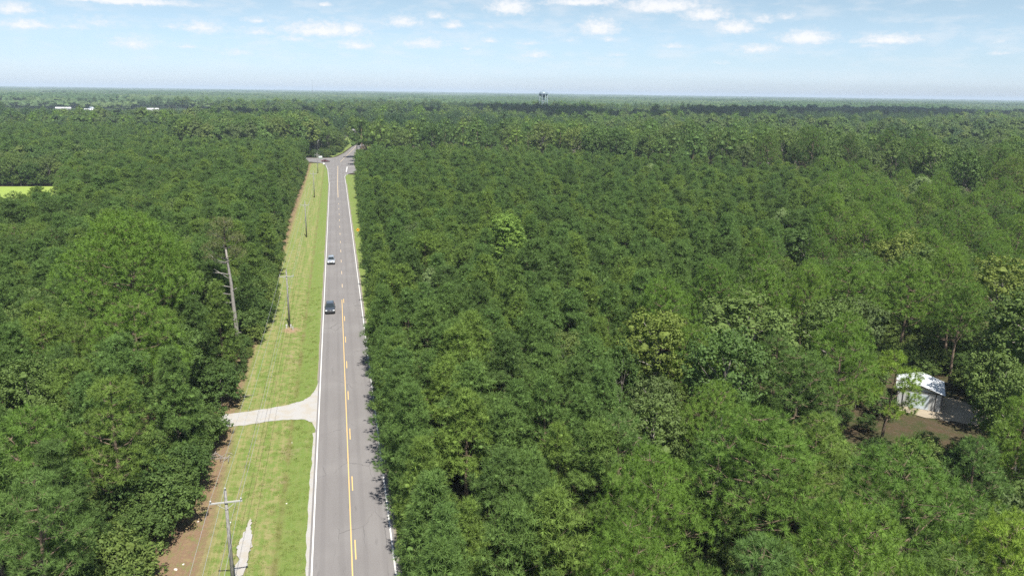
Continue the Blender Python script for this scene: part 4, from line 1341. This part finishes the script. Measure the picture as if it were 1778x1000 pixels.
# ---------------------------------------------------------------- the old pine with the bare pale trunk
e = tag(empty('pine_tree', (SNAG[0], SNAG[1], GZ)), 'old pine with bare pale trunk, dead limbs and thin brownish crown', 'tree')
sn = [(0, 0, 0), (-0.1, 0.05, 4), (-0.28, 0.1, 8), (-0.35, 0.1, 11), (-0.6, 0.2, 14), (-0.75, 0.25, 16.5)]
tr_ = MB().tube(sn, [0.36, 0.32, 0.27, 0.23, 0.18, 0.14], 10).build('trunk', M['dead'], e, True)
MB().tube([(-0.75, 0.25, 16.5), (-0.8, 0.3, 19), (-0.7, 0.3, 21.5)], [0.15, 0.10, 0.04], 8).build('trunk', M['bark'], e, True)
for pts in ([(-0.4, 0.1, 11.6), (-1.3, -0.4, 12.5), (-2.6, -0.6, 13.6)], [(-0.35, 0.1, 10.4), (-1.6, -0.6, 10.9), (-3.0, -1.0, 10.7)], [(-0.32, 0.1, 9.2), (-1.5, -0.8, 9.7), (-3.2, -1.3, 9.5)],
            [(-0.28, 0.1, 7.9), (-1.4, -0.7, 8.2), (-2.8, -1.3, 7.9)], [(-2.7, -1.3, 8.0), (-2.3, -1.7, 6.9), (-1.5, -2.0, 6.4), (-1.2, -2.0, 6.9)], [(-0.2, 0.1, 6.4), (-1.4, -0.5, 6.7)],
            [(-0.15, 0, 5.0), (-0.9, -0.5, 5.4)], [(-0.05, 0, 1.8), (-0.9, -0.7, 1.7)], [(0.0, 0.1, 3.0), (0.7, -0.5, 3.1)], [(-0.3, 0.1, 9.8), (0.5, -0.5, 10.4)], [(-0.38, 0.1, 12.4), (-1.8, -0.8, 13.0), (-2.9, -0.4, 13.0)], [(-0.6, 0.2, 14.2), (-2.2, -0.6, 15.0), (-3.2, -0.4, 16.0)]):
    MB().tube(pts, list(np.linspace(0.10, 0.035, len(pts))), 5).build('limb', M['dead'], e, True)
V, tint, tubes, _ = gen_big_pine(R, 22.0, 14.5, 3.2, lobes=15, tufts=26, nbl=24, Wd=0.05, L=0.44, lr=0.34)
V = V + np.array([-0.7, 0.3, 0])
me = tri_mesh('crown', V, tint); me.materials.append(M['pine_sparse'])
o = bpy.data.objects.new('crown', me); COL.objects.link(o); o.parent = e
tb = [([np.array(p) + np.array([-0.7, 0.3, 0]) for p in pts], rads, n) for pts, rads, n in tubes[1:]]
link('limb', wood_mesh('limb', tb), M['bark_grey'], e)

# ---------------------------------------------------------------- utility poles and wires
def utility_pole(x, y, h, label, arm=True, rz=0.0, transformer=False):
    e = tag(empty('utility_pole', (x, y, -0.1), rz), label, 'utility pole', 'utility poles along the verge')
    MB().tube([(0, 0, -0.5), (0, 0, h * 0.5), (0, 0, h)], [0.17, 0.145, 0.11], 14).build('pole', M['polewood'], e, True)
    if arm:
        za = h - 0.95
        MB().box(-1.22, 1.22, -0.17, -0.07, za - 0.06, za + 0.06).build('crossarm', M['armwood'], e, bevel=0.008)
        for s in (-1, 1):
            MB().tube([(s * 0.72, -0.12, za - 0.05), (s * 0.4, -0.13, za - 0.32), (0, -0.13, za - 0.62)], 0.022, 5).build('brace', M['armwood'], e)
        for ix in (-1.12, 1.12):
            ins = MB().tube([(ix, -0.12, za + 0.06), (ix, -0.12, za + 0.12), (ix, -0.12, za + 0.13), (ix, -0.12, za + 0.20), (ix, -0.12, za + 0.21), (ix, -0.12, za + 0.27)], [0.02, 0.02, 0.075, 0.06, 0.075, 0.04], 10).build('insulator', M['porcelain'], e, True)
        ins = MB().tube([(0, 0, h), (0, 0, h + 0.10), (0, 0, h + 0.11), (0, 0, h + 0.18), (0, 0, h + 0.19), (0, 0, h + 0.26)], [0.03, 0.03, 0.08, 0.06, 0.08, 0.04], 10).build('insulator', M['porcelain'], e, True)
        MB().box(-0.06, 0.06, -0.2, -0.17, za - 0.05, za + 0.05).build('bolt_plate', M['galv'], e)
    else:
        for zz in (h - 0.4, h - 1.3):
            MB().tube([(-0.14, 0, zz), (-0.34, 0, zz), (-0.36, 0, zz + 0.02), (-0.36, 0, zz + 0.22)], [0.02, 0.02, 0.08, 0.05], 8).build('insulator', M['porcelain'], e, True)
    MB().tube([(0.16, 0, 7.3), (0.24, 0, 7.3)], [0.05, 0.05], 8).build('spool', M['porcelain'], e, True)
    if transformer:
        MB().tube([(0.52, -0.2, h - 3.4), (0.52, -0.2, h - 3.35), (0.52, -0.2, h - 2.3), (0.52, -0.2, h - 2.2)], [0.2, 0.34, 0.34, 0.2], 14).build('transformer', M['galv'], e, True)
        MB().box(0.1, 0.4, -0.2, -0.1, h - 3.0, h - 2.9).build('bracket', M['galv'], e)
    return e


POLES = [(-9.6, -22), (-9.58, 56.8), (-9.3, 132.5), (-9.2, 218), (-9.0, 301), (-9.4, 391)]
PL = {1: 'nearest wooden utility pole with crossarm standing in the verge', 2: 'utility pole rising from the bare patch level with the dark car', 3: 'third utility pole up the verge, level with the yellow sign',
      4: 'fourth utility pole up the verge, short of the junction', 5: 'distant utility pole on the verge just before the junction'}
for i, (x, y) in enumerate(POLES):
    if i: utility_pole(x, y, 10.1, PL[i], rz=(0.03, 0.03, 0.0, -0.02, 0.02, 0.0)[i])
utility_pole(-11.0, 490, 12.6, 'tall pole with a transformer across the junction', arm=False, transformer=True)


def wire(off, z, label, last=None):
    pts = []
    ps = POLES + ([last] if last else [])
    for (xa, ya), (xb, yb) in zip(ps[:-1], ps[1:]):
        for k in range(14):
            t = k / 14
            pts.append((xa + (xb - xa) * t + off, ya + (yb - ya) * t, z - 4 * 0.85 * t * (1 - t)))
    pts.append((ps[-1][0] + off, ps[-1][1], z))
    o = MB().tube(pts, 0.013, 4, caps=False).build('overhead_wire', M['alu'], None, True)
    return tag(o, label, 'power wire', 'overhead wires')


wire(-1.12, 9.32, 'overhead wire on the outer left end of the crossarms', (-11.4, 490))
wire(1.12, 9.32, 'overhead wire on the road-side end of the crossarms', (-11.4, 490))
wire(0.0, 10.28, 'overhead wire on the pole tops', (-11.4, 490))
wire(0.2, 7.2, 'low neutral wire strung along the poles under the crossarms', (-11.2, 490))

for (x, y, h, w_, lb) in [(-9.75, 131.7, 1.05, 0.26, 'white utility pedestal left of the second pole base'), (-9.05, 131.9, 0.9, 0.22, 'white utility pedestal right of the second pole base'), (-8.65, 130.6, 0.95, 0.16, 'slim white marker post in front of the second pole')]:
    e = tag(empty('utility_pedestal', (x, y, -0.08)), lb, 'utility box', 'white boxes at the second pole')
    e.scale = (0.5, 0.5, 0.65)
    MB().box(-w_, w_, -w_ * 0.7, w_ * 0.7, 0, h).build('cabinet', M['white_wall'], e, bevel=0.03)
    MB().box(-w_ - 0.02, w_ + 0.02, -w_ * 0.7 - 0.02, w_ * 0.7 + 0.02, h + 0.002, h + 0.06).build('lid', M['white_metal'], e, bevel=0.02)

# ---------------------------------------------------------------- cars
def car(name, loc, rz, paint, L, H, label, cat, kind='suv'):
    e = tag(empty(name, loc, rz), label, cat, 'cars on the road')
    s = L / 4.6
    belt = 1.02 * H / 1.65
    st = [(-2.30, .70, .40, .62), (-2.24, .84, .30, .80), (-2.0, .91, .24, .90), (-1.5, .93, .22, .97), (-1.0, .93, .22, 1.03), (0.3, .93, .22, 1.06), (1.3, .93, .22, 1.06), (1.95, .91, .24, 1.04), (2.22, .86, .30, .96), (2.30, .74, .40, .80)]
    v, f = [], []
    for (y, w_, zl, zt) in st:
        zt = zt * H / 1.65
        for (a, b) in ((-.84, zl), (.84, zl), (1, zl + .14), (1.0, zt - .22), (.95, zt - .08), (.80, zt), (-.80, zt), (-.95, zt - .08), (-1.0, zt - .22), (-1, zl + .14)):
            v.append((a * w_, y * s, b))
    n = 10
    for i in range(len(st) - 1):
        for k in range(n): f.append((i * n + k, i * n + (k + 1) % n, (i + 1) * n + (k + 1) % n, (i + 1) * n + k))
    f.append(tuple(range(n))); f.append(tuple(range(len(v) - n, len(v)))[::-1])
    mb = MB(); mb.v, mb.f = v, f
    body = mb.build('body', M[paint], e, True, 0.02)
    # cabin
    back0, back1 = (2.12, 1.72) if kind == 'suv' else (1.55, 0.85)
    fr0, fr1 = -1.12, -0.22
    zb_, zt_ = belt - 0.04, H
    A = [(-.84, fr0 * s, zb_), (.84, fr0 * s, zb_), (.84, back0 * s, zb_), (-.84, back0 * s, zb_)]
    B = [(-.64, fr1 * s, zt_ - .03), (.64, fr1 * s, zt_ - .03), (.64, back1 * s, zt_ - .03), (-.64, back1 * s, zt_ - .03)]
    mb = MB(); mb.v = A + B
    mb.f = [(4, 5, 6, 7), (0, 1, 5, 4), (1, 2, 6, 5), (2, 3, 7, 6), (3, 0, 4, 7)]
    cab = mb.build('cabin', M[paint], e, True, 0.07)
    def quad(name_, a, b, c, d, u0, u1, v0, v1, push):
        a, b, c, d = (Vector(q) for q in (a, b, c, d))
        def at(u, w_): return (a * (1 - u) + b * u) * (1 - w_) + (d * (1 - u) + c * u) * w_
        nn = (b - a).cross(d - a).normalized()
        if nn.dot((a + b + c + d) / 4 - Vector((0, 0.4 * s, belt))) < 0: nn = -nn
        q = [at(u0, v0), at(u1, v0), at(u1, v1), at(u0, v1)]
        m2 = MB(); m2.v = [tuple(p + nn * push) for p in q] + [tuple(p + nn * (push - 0.03)) for p in q]
        m2.f = [(0, 1, 2, 3), (7, 6, 5, 4), (0, 4, 5, 1), (1, 5, 6, 2), (2, 6, 7, 3), (3, 7, 4, 0)]
        return m2.build(name_, M['glass'], e)
    quad('windscreen', A[0], A[1], B[1], B[0], .06, .94, .10, .90, 0.012)
    quad('rear_window', A[3], A[2], B[2], B[3], .10, .90, .35, .88, 0.012)
    for (p, q, r_, t_) in ((A[1], A[2], B[2], B[1]), (A[0], A[3], B[3], B[0])):
        quad('side_window', p, q, r_, t_, .16, .47, .22, .86, 0.012)
        quad('side_window', p, q, r_, t_, .51, .84, .22, .86, 0.012)
    for sx in (-1, 1):
        for yy in (-1.42, 1.38):
            wh = empty('wheel'); wh.parent = e; wh.location = (sx * .82, yy * s, 0.34)
            MB().tube([(-.11, 0, 0), (-.105, 0, 0), (-.07, 0, 0), (.07, 0, 0), (.105, 0, 0), (.11, 0, 0)], [.24, .31, .34, .34, .31, .24], 20).build('tyre', M['tyre'], wh, True)
            MB().tube([(sx * .10, 0, 0), (sx * .118, 0, 0), (sx * .125, 0, 0)], [.225, .22, .06], 14).build('rim', M['rim'], wh, True)
        zl_ = .70 * H / 1.65
        MB().box(*sorted((sx * .50, sx * .84)), -2.27 * s, -2.05 * s, zl_ - .02, zl_ + .13).build('headlight', M['lamp'], e, bevel=0.03)
        MB().box(*sorted((sx * .66, sx * .86)), 2.10 * s, 2.285 * s, zl_ + .05, zl_ + .28).build('tail_light', M['red_lamp'], e, bevel=0.02)
        MB().box(*sorted((sx * .86, sx * 1.05)), -.86 * s, -.74 * s, belt - .02, belt + .13).build('mirror', M[paint], e, bevel=0.03)
    MB().box(-.44, .44, -2.315 * s, -2.24 * s, .50, .74).build('grille', M['plastic'], e, bevel=0.02)
    MB().box(-.72, .72, -2.32 * s, -2.18 * s, .30, .44).build('bumper_intake', M['plastic'], e, bevel=0.03)
    MB().box(-.78, .78, 2.2 * s, 2.33 * s, .32, .48).build('rear_bumper', M['plastic'], e, bevel=0.03)
    MB().box(-.40, .40, -2.33 * s, -2.30 * s, .58, .62).build('grille_bar', M['chrome'], e)
    return e


car('car', (-2.42, 141.2, 0.0), 0.0, 'paint_dark', 4.75, 1.62, 'dark slate car driving towards the viewer in the left lane', 'car')
car('car', (-2.36, 183.2, 0.0), 0.0, 'paint_silver', 4.5, 1.62, 'silver car driving towards the viewer behind the dark one', 'car')
car('car', (-6.2, 452.5, 0.0), rad(78), 'paint_maroon', 4.7, 1.5, 'dark maroon car waiting side-on at the junction', 'car', 'sedan')

# ---------------------------------------------------------------- signs
e = tag(empty('warning_sign', (4.95, 216, -0.15), rad(-4)), 'yellow diamond warning sign on a post beside the right lane', 'road sign')
MB().box(-0.035, 0.035, -0.02, 0.02, 0, 2.75).build('post', M['galv'], e)
def diamond(name, hw, y0, y1, z, mat, par):
    return MB().prism([(0, z - hw), (hw, z), (0, z + hw), (-hw, z)], 'y', y0, y1).build(name, mat, par, bevel=0.01)
diamond('panel', 0.56, -0.036, -0.024, 2.2, M['sign_yellow'], e)
bd = MB()
for sx in (-1, 1):
    for sz in (-1, 1):
        a, b = (sx * 0.51, 2.2), (0, 2.2 + sz * 0.51)
        c_, d_ = (sx * 0.485, 2.2), (0, 2.2 + sz * 0.485)
        bd.prism([a, b, d_, c_], 'y', -0.041, -0.037)
bd.build('border', M['sign_black'], e)
MB().box(-0.05, 0.05, -0.042, -0.037, 1.93, 2.47).build('symbol', M['sign_black'], e)
MB().box(-0.27, 0.27, -0.046, -0.0425, 2.15, 2.25).build('symbol', M['sign_black'], e)

e = tag(empty('notice_board', (-9.5, 471.5, GZ), rad(6)), 'pale green and white notice board at the far corner of the junction', 'sign')
for sx in (-0.8, 0.8): MB().box(sx - 0.05, sx + 0.05, -0.05, 0.05, 0, 2.2).build('post', M['polewood'], e)
MB().box(-1.05, 1.05, -0.10, -0.052, 0.95, 2.15).build('panel', M['sign_white'], e, bevel=0.02)
MB().box(-0.98, 0.98, -0.108, -0.102, 1.02, 1.30).build('green_band', M['sign_green'], e)
e = tag(empty('corner_sign', (-7.0, 429.6, -0.1), rad(2)), 'small white sign at the grass corner before the junction', 'sign')
MB().box(-0.04, 0.04, -0.03, 0.03, 0, 1.6).build('post', M['galv'], e)
MB().box(-0.4, 0.4, -0.06, -0.032, 0.85, 1.7).build('panel', M['sign_white'], e, bevel=0.02)
e = tag(empty('stop_sign', (-7.7, 447, -0.1), rad(95)), 'sign on a post by the waiting maroon car', 'road sign')
MB().box(-0.04, 0.04, -0.03, 0.03, 0, 2.2).build('post', M['galv'], e)
MB().prism([(0.38 * math.cos(rad(22.5 + 45 * k)), 2.3 + 0.38 * math.sin(rad(22.5 + 45 * k))) for k in range(8)], 'y', -0.06, -0.034).build('panel', M['galv'], e)

# hedge, lawn and houses beyond the junction
tag(sheet('lawn', [(-2, 489), (3.5, 518), (9.8, 574), (20, 645), (44, 735), (40, 800), (4, 800), (6, 640), (3, 580), (-2, 520), (-7, 490)], -0.20, M['grass']), 'sunlit lawn beyond the junction', 'lawn', kind='structure')
for (x, y, h, rf) in [(-11.5, 481.5, 1.7, 1.0), (-9.2, 481.8, 1.6, 1.1), (-7.0, 482.2, 1.7, 1.0), (-4.9, 482.8, 1.5, 1.0), (-13.6, 482, 2.0, 1.0)]:
    plant('shrub', x, y, h, rf, None, f'clipped dark bush behind the junction, {ordinal("hedge")} in its row', 'bushes behind the junction', cat='bush')


def house(name, x, y, rz, w_, d_, hw, hr, wall, roof, label, cat='house', openings=True):
    e = tag(empty(name, (x, y, GZ), rz), label, cat)
    MB().prism([(-w_ / 2, 0), (w_ / 2, 0), (w_ / 2, hw), (0, hr - 0.12), (-w_ / 2, hw)], 'y', -d_ / 2, d_ / 2).build('wall', M[wall], e)
    rf = empty('roof'); rf.parent = e
    for s in (-1, 1):
        a, b = (s * (w_ / 2 + 0.4), hw - 0.4 * (hr - hw) / (w_ / 2)), (0, hr)
        MB().prism([a, b, (0, hr + 0.14), (a[0], a[1] + 0.14)], 'y', -d_ / 2 - 0.4, d_ / 2 + 0.4).build('roof_slope', M[roof], rf)
    if openings:
        for (u, ww, z0, z1, nm) in ((-w_ * .28, 1.0, 0.9, 2.1, 'window'), (w_ * .28, 1.0, 0.9, 2.1, 'window'), (0, 1.0, 0.05, 2.1, 'door')):
            MB().box(u - ww / 2, u + ww / 2, -d_ / 2 - 0.05, -d_ / 2 - 0.003, z0, z1).build(nm, M['window_glass'] if nm == 'window' else M['dark_trim'], e)
        for k in range(max(2, int(d_ / 4))):
            yy = -d_ / 2 + (k + 0.5) * d_ / max(2, int(d_ / 4))
            for s in (-1, 1):
                MB().box(*sorted((s * (w_ / 2 + 0.003), s * (w_ / 2 + 0.05))), yy - 0.5, yy + 0.5, 0.9, 2.1).build('window', M['window_glass'], e)
    return e


house('house', 19.5, 640, rad(80), 8, 12, 2.8, 5.0, 'brick', 'brick', 'red brick house beyond the bend in the road')
house('house', 12.0, 708, rad(85), 7, 11, 2.8, 4.8, 'white_wall', 'grey_roof', 'white house behind the trees left of the brick house')
house('house', 20.5, 758, rad(85), 7, 12, 2.8, 4.8, 'white_wall', 'grey_roof', 'white house farthest back beyond the bend')
house('house', 267, 430, rad(70), 9, 14, 2.8, 5.2, 'grey_wall', 'grey_roof', 'grey-roofed house glimpsed behind the far edge of the plantation')

# ---------------------------------------------------------------- the shed in the clearing
tag(sheet('yard', ragged([(72, 80.5), (75, 76.5), (78.5, 74.5), (81, 75), (83, 78), (82.5, 82), (80, 86), (76, 85)], 6, 0.5), -0.22, M['sand']), 'pale sandy yard round the grey shed', 'yard', kind='structure')
fx, fy = 76.7 - 73.2, 79.0 - 82.0
ang = math.atan2(fy, fx)
e = tag(empty('shed', (74.95 + 1.9, 80.5 + 2.2, -0.22), ang), 'grey metal shed with dark corner posts and white gabled roof', 'shed')
w_, d_, hw, hr = 5.4, 5.4, 2.5, 3.35
y0 = -3.0
MB().prism([(-w_ / 2, 0), (w_ / 2, 0), (w_ / 2, hw), (0, hr - 0.1), (-w_ / 2, hw)], 'y', y0, y0 + d_).build('wall', M['grey_wall'], e)
for k in range(12):
    xx = -w_ / 2 + 0.3 + k * 0.44
    MB().box(xx - 0.03, xx + 0.03, y0 - 0.02, y0 - 0.002, 0.05, hw).build('wall_rib', M['grey_wall'], e)
for xx in (-w_ / 2 + 0.06, -w_ / 2 + 0.75, w_ / 2 - 0.75, w_ / 2 - 0.06):
    MB().box(xx - 0.06, xx + 0.06, y0 - 0.06, y0 - 0.022, 0, hw).build('corner_post', M['dark_trim'], e)
MB().box(-w_ / 2, w_ / 2, y0 - 0.075, y0 - 0.062, hw - 0.10, hw + 0.02).build('header', M['dark_trim'], e)
MB().box(-1.15, 1.15, y0 - 0.05, y0 - 0.024, 0.04, 2.05).build('door', M['pale_roof'], e)
rf = empty('roof'); rf.parent = e
for s in (-1, 1):
    a = (s * (w_ / 2 + 0.25), hw - 0.08)
    MB().prism([a, (0, hr), (0, hr + 0.06), (a[0], a[1] + 0.06)], 'y', y0 - 0.25, y0 + d_ + 0.2).build('roof_slope', M['white_metal'], rf)
    for k in range(9):                                              # standing seams
        yy = y0 - 0.1 + k * 0.68
        MB().prism([(a[0], a[1] + 0.062), (0, hr + 0.062), (0, hr + 0.11), (a[0], a[1] + 0.11)], 'y', yy - 0.03, yy + 0.03).build('roof_seam', M['pale_roof'], rf)
    MB().prism([(a[0], a[1] - 0.08), (0, hr - 0.08), (0, hr - 0.005), (a[0], a[1] - 0.005)], 'y', y0 - 0.24, y0 - 0.18).build('fascia', M['dark_trim'], rf)

# ---------------------------------------------------------------- water tower and mast
e = tag(empty('water_tower', (382, 1416, GZ)), 'pale blue water tower with round tank above the far trees', 'water tower')
prof = [(0.3, 45.6), (2.5, 45.4), (5.5, 44.6), (8.0, 43.0), (9.3, 41.2), (9.6, 39.6), (9.3, 38.0), (8.0, 36.2), (5.5, 34.6), (2.5, 33.7), (1.2, 33.2)]
MB().tube([(0, 0, z) for _, z in prof], [r_ for r_, _ in prof], 32).build('tank', M['tank'], e, True)
MB().tube([(0, 0, 0), (0, 0, 33.3)], [1.1, 1.1], 14).build('riser', M['tank'], e, True)
MB().tube([(0, 0, 38.9), (0, 0, 39.0), (0, 0, 39.1), (0, 0, 39.2)], [9.5, 10.3, 10.3, 9.5], 32).build('balcony', M['tank'], e)
for k in range(8):
    a = 2 * math.pi * (k + 0.3) / 8
    MB().tube([(math.cos(a) * 10.6, math.sin(a) * 10.6, 0), (math.cos(a) * 9.5, math.sin(a) * 9.5, 39.0)], [0.5, 0.45], 8).build('leg', M['tank'], e, True)
for zz in (13, 26):
    MB().tube([(math.cos(2 * math.pi * (k + 0.3) / 8) * (10.6 - zz * 0.028), math.sin(2 * math.pi * (k + 0.3) / 8) * (10.6 - zz * 0.028), zz) for k in range(9)], 0.18, 5).build('ring_strut', M['tank'], e)
MB().tube([(0, 0, 45.5), (0, 0, 47.6)], [0.25, 0.1], 6).build('vent', M['tank'], e)
e.scale = (0.84, 0.84, 0.96)

e = tag(empty('radio_mast', (-43.7, 1700, GZ)), 'thin lattice radio mast on the horizon left of the road', 'mast')
for k in range(3):
    a = 2.094 * k
    MB().tube([(math.cos(a) * 0.9, math.sin(a) * 0.9, 0), (math.cos(a) * 0.4, math.sin(a) * 0.4, 60)], 0.09, 5).build('leg', M['galv'], e)
br = MB()
for j in range(20):
    z0, z1 = 3 * j, 3 * j + 3
    a0, a1 = 2.094 * (j % 3), 2.094 * ((j + 1) % 3)
    k0, k1 = 0.9 - 0.4 * z0 / 60, 0.9 - 0.4 * z1 / 60
    br.tube([(math.cos(a0) * k0, math.sin(a0) * k0, z0), (math.cos(a1) * k1, math.sin(a1) * k1, z1)], 0.04, 4)
br.build('bracing', M['galv'], e)

# ---------------------------------------------------------------- low buildings far left and on the horizon
house('industrial_building', -440, 1430, rad(90 + 18), 12, 22, 4.2, 6.0, 'white_wall', 'white_metal', 'long white-roofed building at the left end of the far row', 'building', False)
house('industrial_building', -400, 1440, rad(90 + 16), 12, 17, 4.2, 6.2, 'white_wall', 'pale_roof', 'long pale-roofed building second in the far row at left', 'building', False)
house('industrial_building', -372, 1330, rad(90 + 15), 11, 15, 4.6, 6.4, 'white_wall', 'white_metal', 'bright white building standing before the far row at left', 'building', False)
house('industrial_building', -300, 1420, rad(90 + 12), 11, 18, 4.0, 5.8, 'white_wall', 'white_metal', 'white-roofed building at the right end of the far row', 'building', False)
house('industrial_building', -245, 1225, rad(90 + 10), 10, 16, 4.0, 6.0, 'white_wall', 'white_metal', 'small white building in front of the far row at right', 'building', False)
house('industrial_building', -436, 1290, rad(90 + 18), 9, 14, 3.6, 5.2, 'white_wall', 'grey_roof', 'small grey-roofed building in front of the far row at left', 'building', False)
for (x, y, w_, lb) in [(130, 3500, 46, 'white warehouse on the horizon left of the water tower'), (420, 3560, 60, 'long pale warehouse on the horizon nearest the water tower'), (20, 2700, 22, 'white shed far off beyond the bend'), (-30, 2650, 14, 'tiny white building by the radio mast'), (-62, 2640, 14, 'tiny white building left of the radio mast foot'), (-1290, 3700, 50, 'pale warehouse on the horizon at far left')]:
    house('warehouse', x, y, rad(90), 16, w_ * 0.6, 10, 13, 'white_wall', 'white_metal', lb, 'building', False)

# the bright crop field
tag(sheet('field', [(-70, 226), (-96, 330), (-104, 349), (-280, 364), (-280, 210), (-112, 206)], -0.2, M['field']), 'bright yellow-green crop field behind the left-hand pines', 'field', kind='structure')

# ---------------------------------------------------------------- small things on the verge
def stone_mesh():
    bm = bmesh.new()
    bmesh.ops.create_icosphere(bm, subdivisions=1, radius=0.5)
    for v_ in bm.verts: v_.co *= R.uniform(0.7, 1.25)
    m_ = bpy.data.meshes.new('stone'); bm.to_mesh(m_); bm.free(); m_.materials.append(M['rock'])
    return m_
stm = [stone_mesh() for _ in range(3)]
for i, (x, y, s_, lb) in enumerate([(-15.1, 62.4, .5, 'largest pale stone low on the soil strip'), (-14.6, 63.1, .35, 'flat pale stone beside the largest one'), (-14.5, 70.0, .35, 'pale stone higher up the soil strip'), (-6.6, 86.0, .3, 'white scrap in the ditch below the driveway'), (-6.4, 71.9, .3, 'white scrap lying in the lush ditch grass')]):
    o = bpy.data.objects.new('stone', stm[i % 3]); COL.objects.link(o)
    o.location = (x, y, left_h(x, y) + 0.03); o.scale = (s_ * 0.75, s_ * 0.5, s_ * 0.35); o.rotation_euler = (0, 0, R.uniform(0, 6))
    tag(o, lb, 'stone', 'pale stones on the verge')
e = tag(empty('brush_pile', (-14.3, 82.6, -0.05)), 'pile of dead sticks at the edge of the bushes below the driveway', 'brush pile')
for k in range(16):
    a, l = R.uniform(0, 6.28), R.uniform(0.8, 1.9)
    c_ = np.array([R.normal(0, 0.5), R.normal(0, 0.7), R.uniform(0.05, 0.4)])
    dv = np.array([math.cos(a), math.sin(a), R.uniform(-0.1, 0.25)]) * l / 2
    MB().tube([c_ - dv, c_ + R.normal(0, 0.08, 3), c_ + dv], [0.035, 0.03, 0.012], 5).build('stick', M['dead'], e)
o = tag(MB().tube([(-14.9, 100.6, 0.1), (-13.6, 100.9, 0.18), (-12.3, 101.5, 0.05)], [0.07, 0.05, 0.02], 6).build('fallen_branch', M['dead'], None, True), 'bare fallen branch on the grass just past the driveway', 'branch')

# grass tufts
cl = []
for i in range(3):
    n = 46
    P = np.column_stack([R.normal(0, 0.16, n), R.normal(0, 0.16, n), np.zeros(n)])
    d = unit(np.column_stack([R.normal(0, 0.45, n), R.normal(0, 0.45, n), np.ones(n)]))
    ln = R.uniform(0.06, 0.16, (n, 1)); sd = unit(np.cross(d, R.normal(size=(n, 3)))) * 0.014
    V = np.stack([P - sd, P + sd, P + d * ln], 1)
    me = tri_mesh('grass_tuft', V, R.uniform(0, 1, n)); me.materials.append(M['blade'])
    cl.append(bpy.data.objects.new('grass_tuft', me))
gp = []
for _ in range(3500):
    y = 50 + 110 * R.random() ** 1.6
    if R.random() < 0.16:
        x = R.uniform(4.3, xr(y) + 1); z = right_h(x, y)
    else:
        x = R.uniform(float(xl(y)) - 1, -4.35); z = left_h(x, y)
        if inside(gravel_drive, x, y) or inside(patch, x, y): continue
        if x < -12.6 and R.random() < 0.85: continue
        if x < -8 and R.random() < 0.5: continue
    s_ = R.uniform(0.5, 1.2)
    gp.append((x, y, z - 0.01, R.uniform(0, 6.28), s_ * 1.3, s_, int(R.integers(0, 3))))
scatter('grass', gp, cl, 'rough grass standing along the verges', 'grass')

# ---------------------------------------------------------------- a cumulus overhead, out of the picture, that shades the far woods at right
bm = bmesh.new()
for k in range(26):
    m4 = Matrix.Translation((R.normal(0, 420), R.normal(0, 90), R.uniform(0, 60))) @ Matrix.Diagonal((R.uniform(120, 210), R.uniform(70, 120), R.uniform(50, 90), 1))
    bmesh.ops.create_icosphere(bm, subdivisions=2, radius=1.0, matrix=m4)
me = bpy.data.meshes.new('cloud'); bm.to_mesh(me); bm.free()
o = link('cloud', me, simple('cloud_white', (0.85, 0.85, 0.86), 1.0, 0.0))
CB = 1100.0
o.location = (1050 + CB * sdir.x / sdir.z, 1230 + CB * sdir.y / sdir.z, CB)
o.rotation_euler = (0, 0, rad(15))
tag(o, 'flat-based white cumulus cloud high over the far woods', 'cloud')

# ---------------------------------------------------------------- haze
m, g = material('haze')
pv = g.n('ShaderNodeVolumePrincipled')
pv.inputs['Color'].default_value = (0.70, 0.84, 0.98, 1)
pv.inputs['Density'].default_value = 1.15e-4
pv.inputs['Anisotropy'].default_value = 0.0
out = g.n('ShaderNodeOutputMaterial')
g.t.links.new(pv.outputs[0], out.inputs['Volume'])
o = MB().box(-20100, 20100, -20100, 20100, -1.3, 62).build('haze', m)
tag(o, 'thin summer haze over the whole landscape', 'haze', kind='stuff')
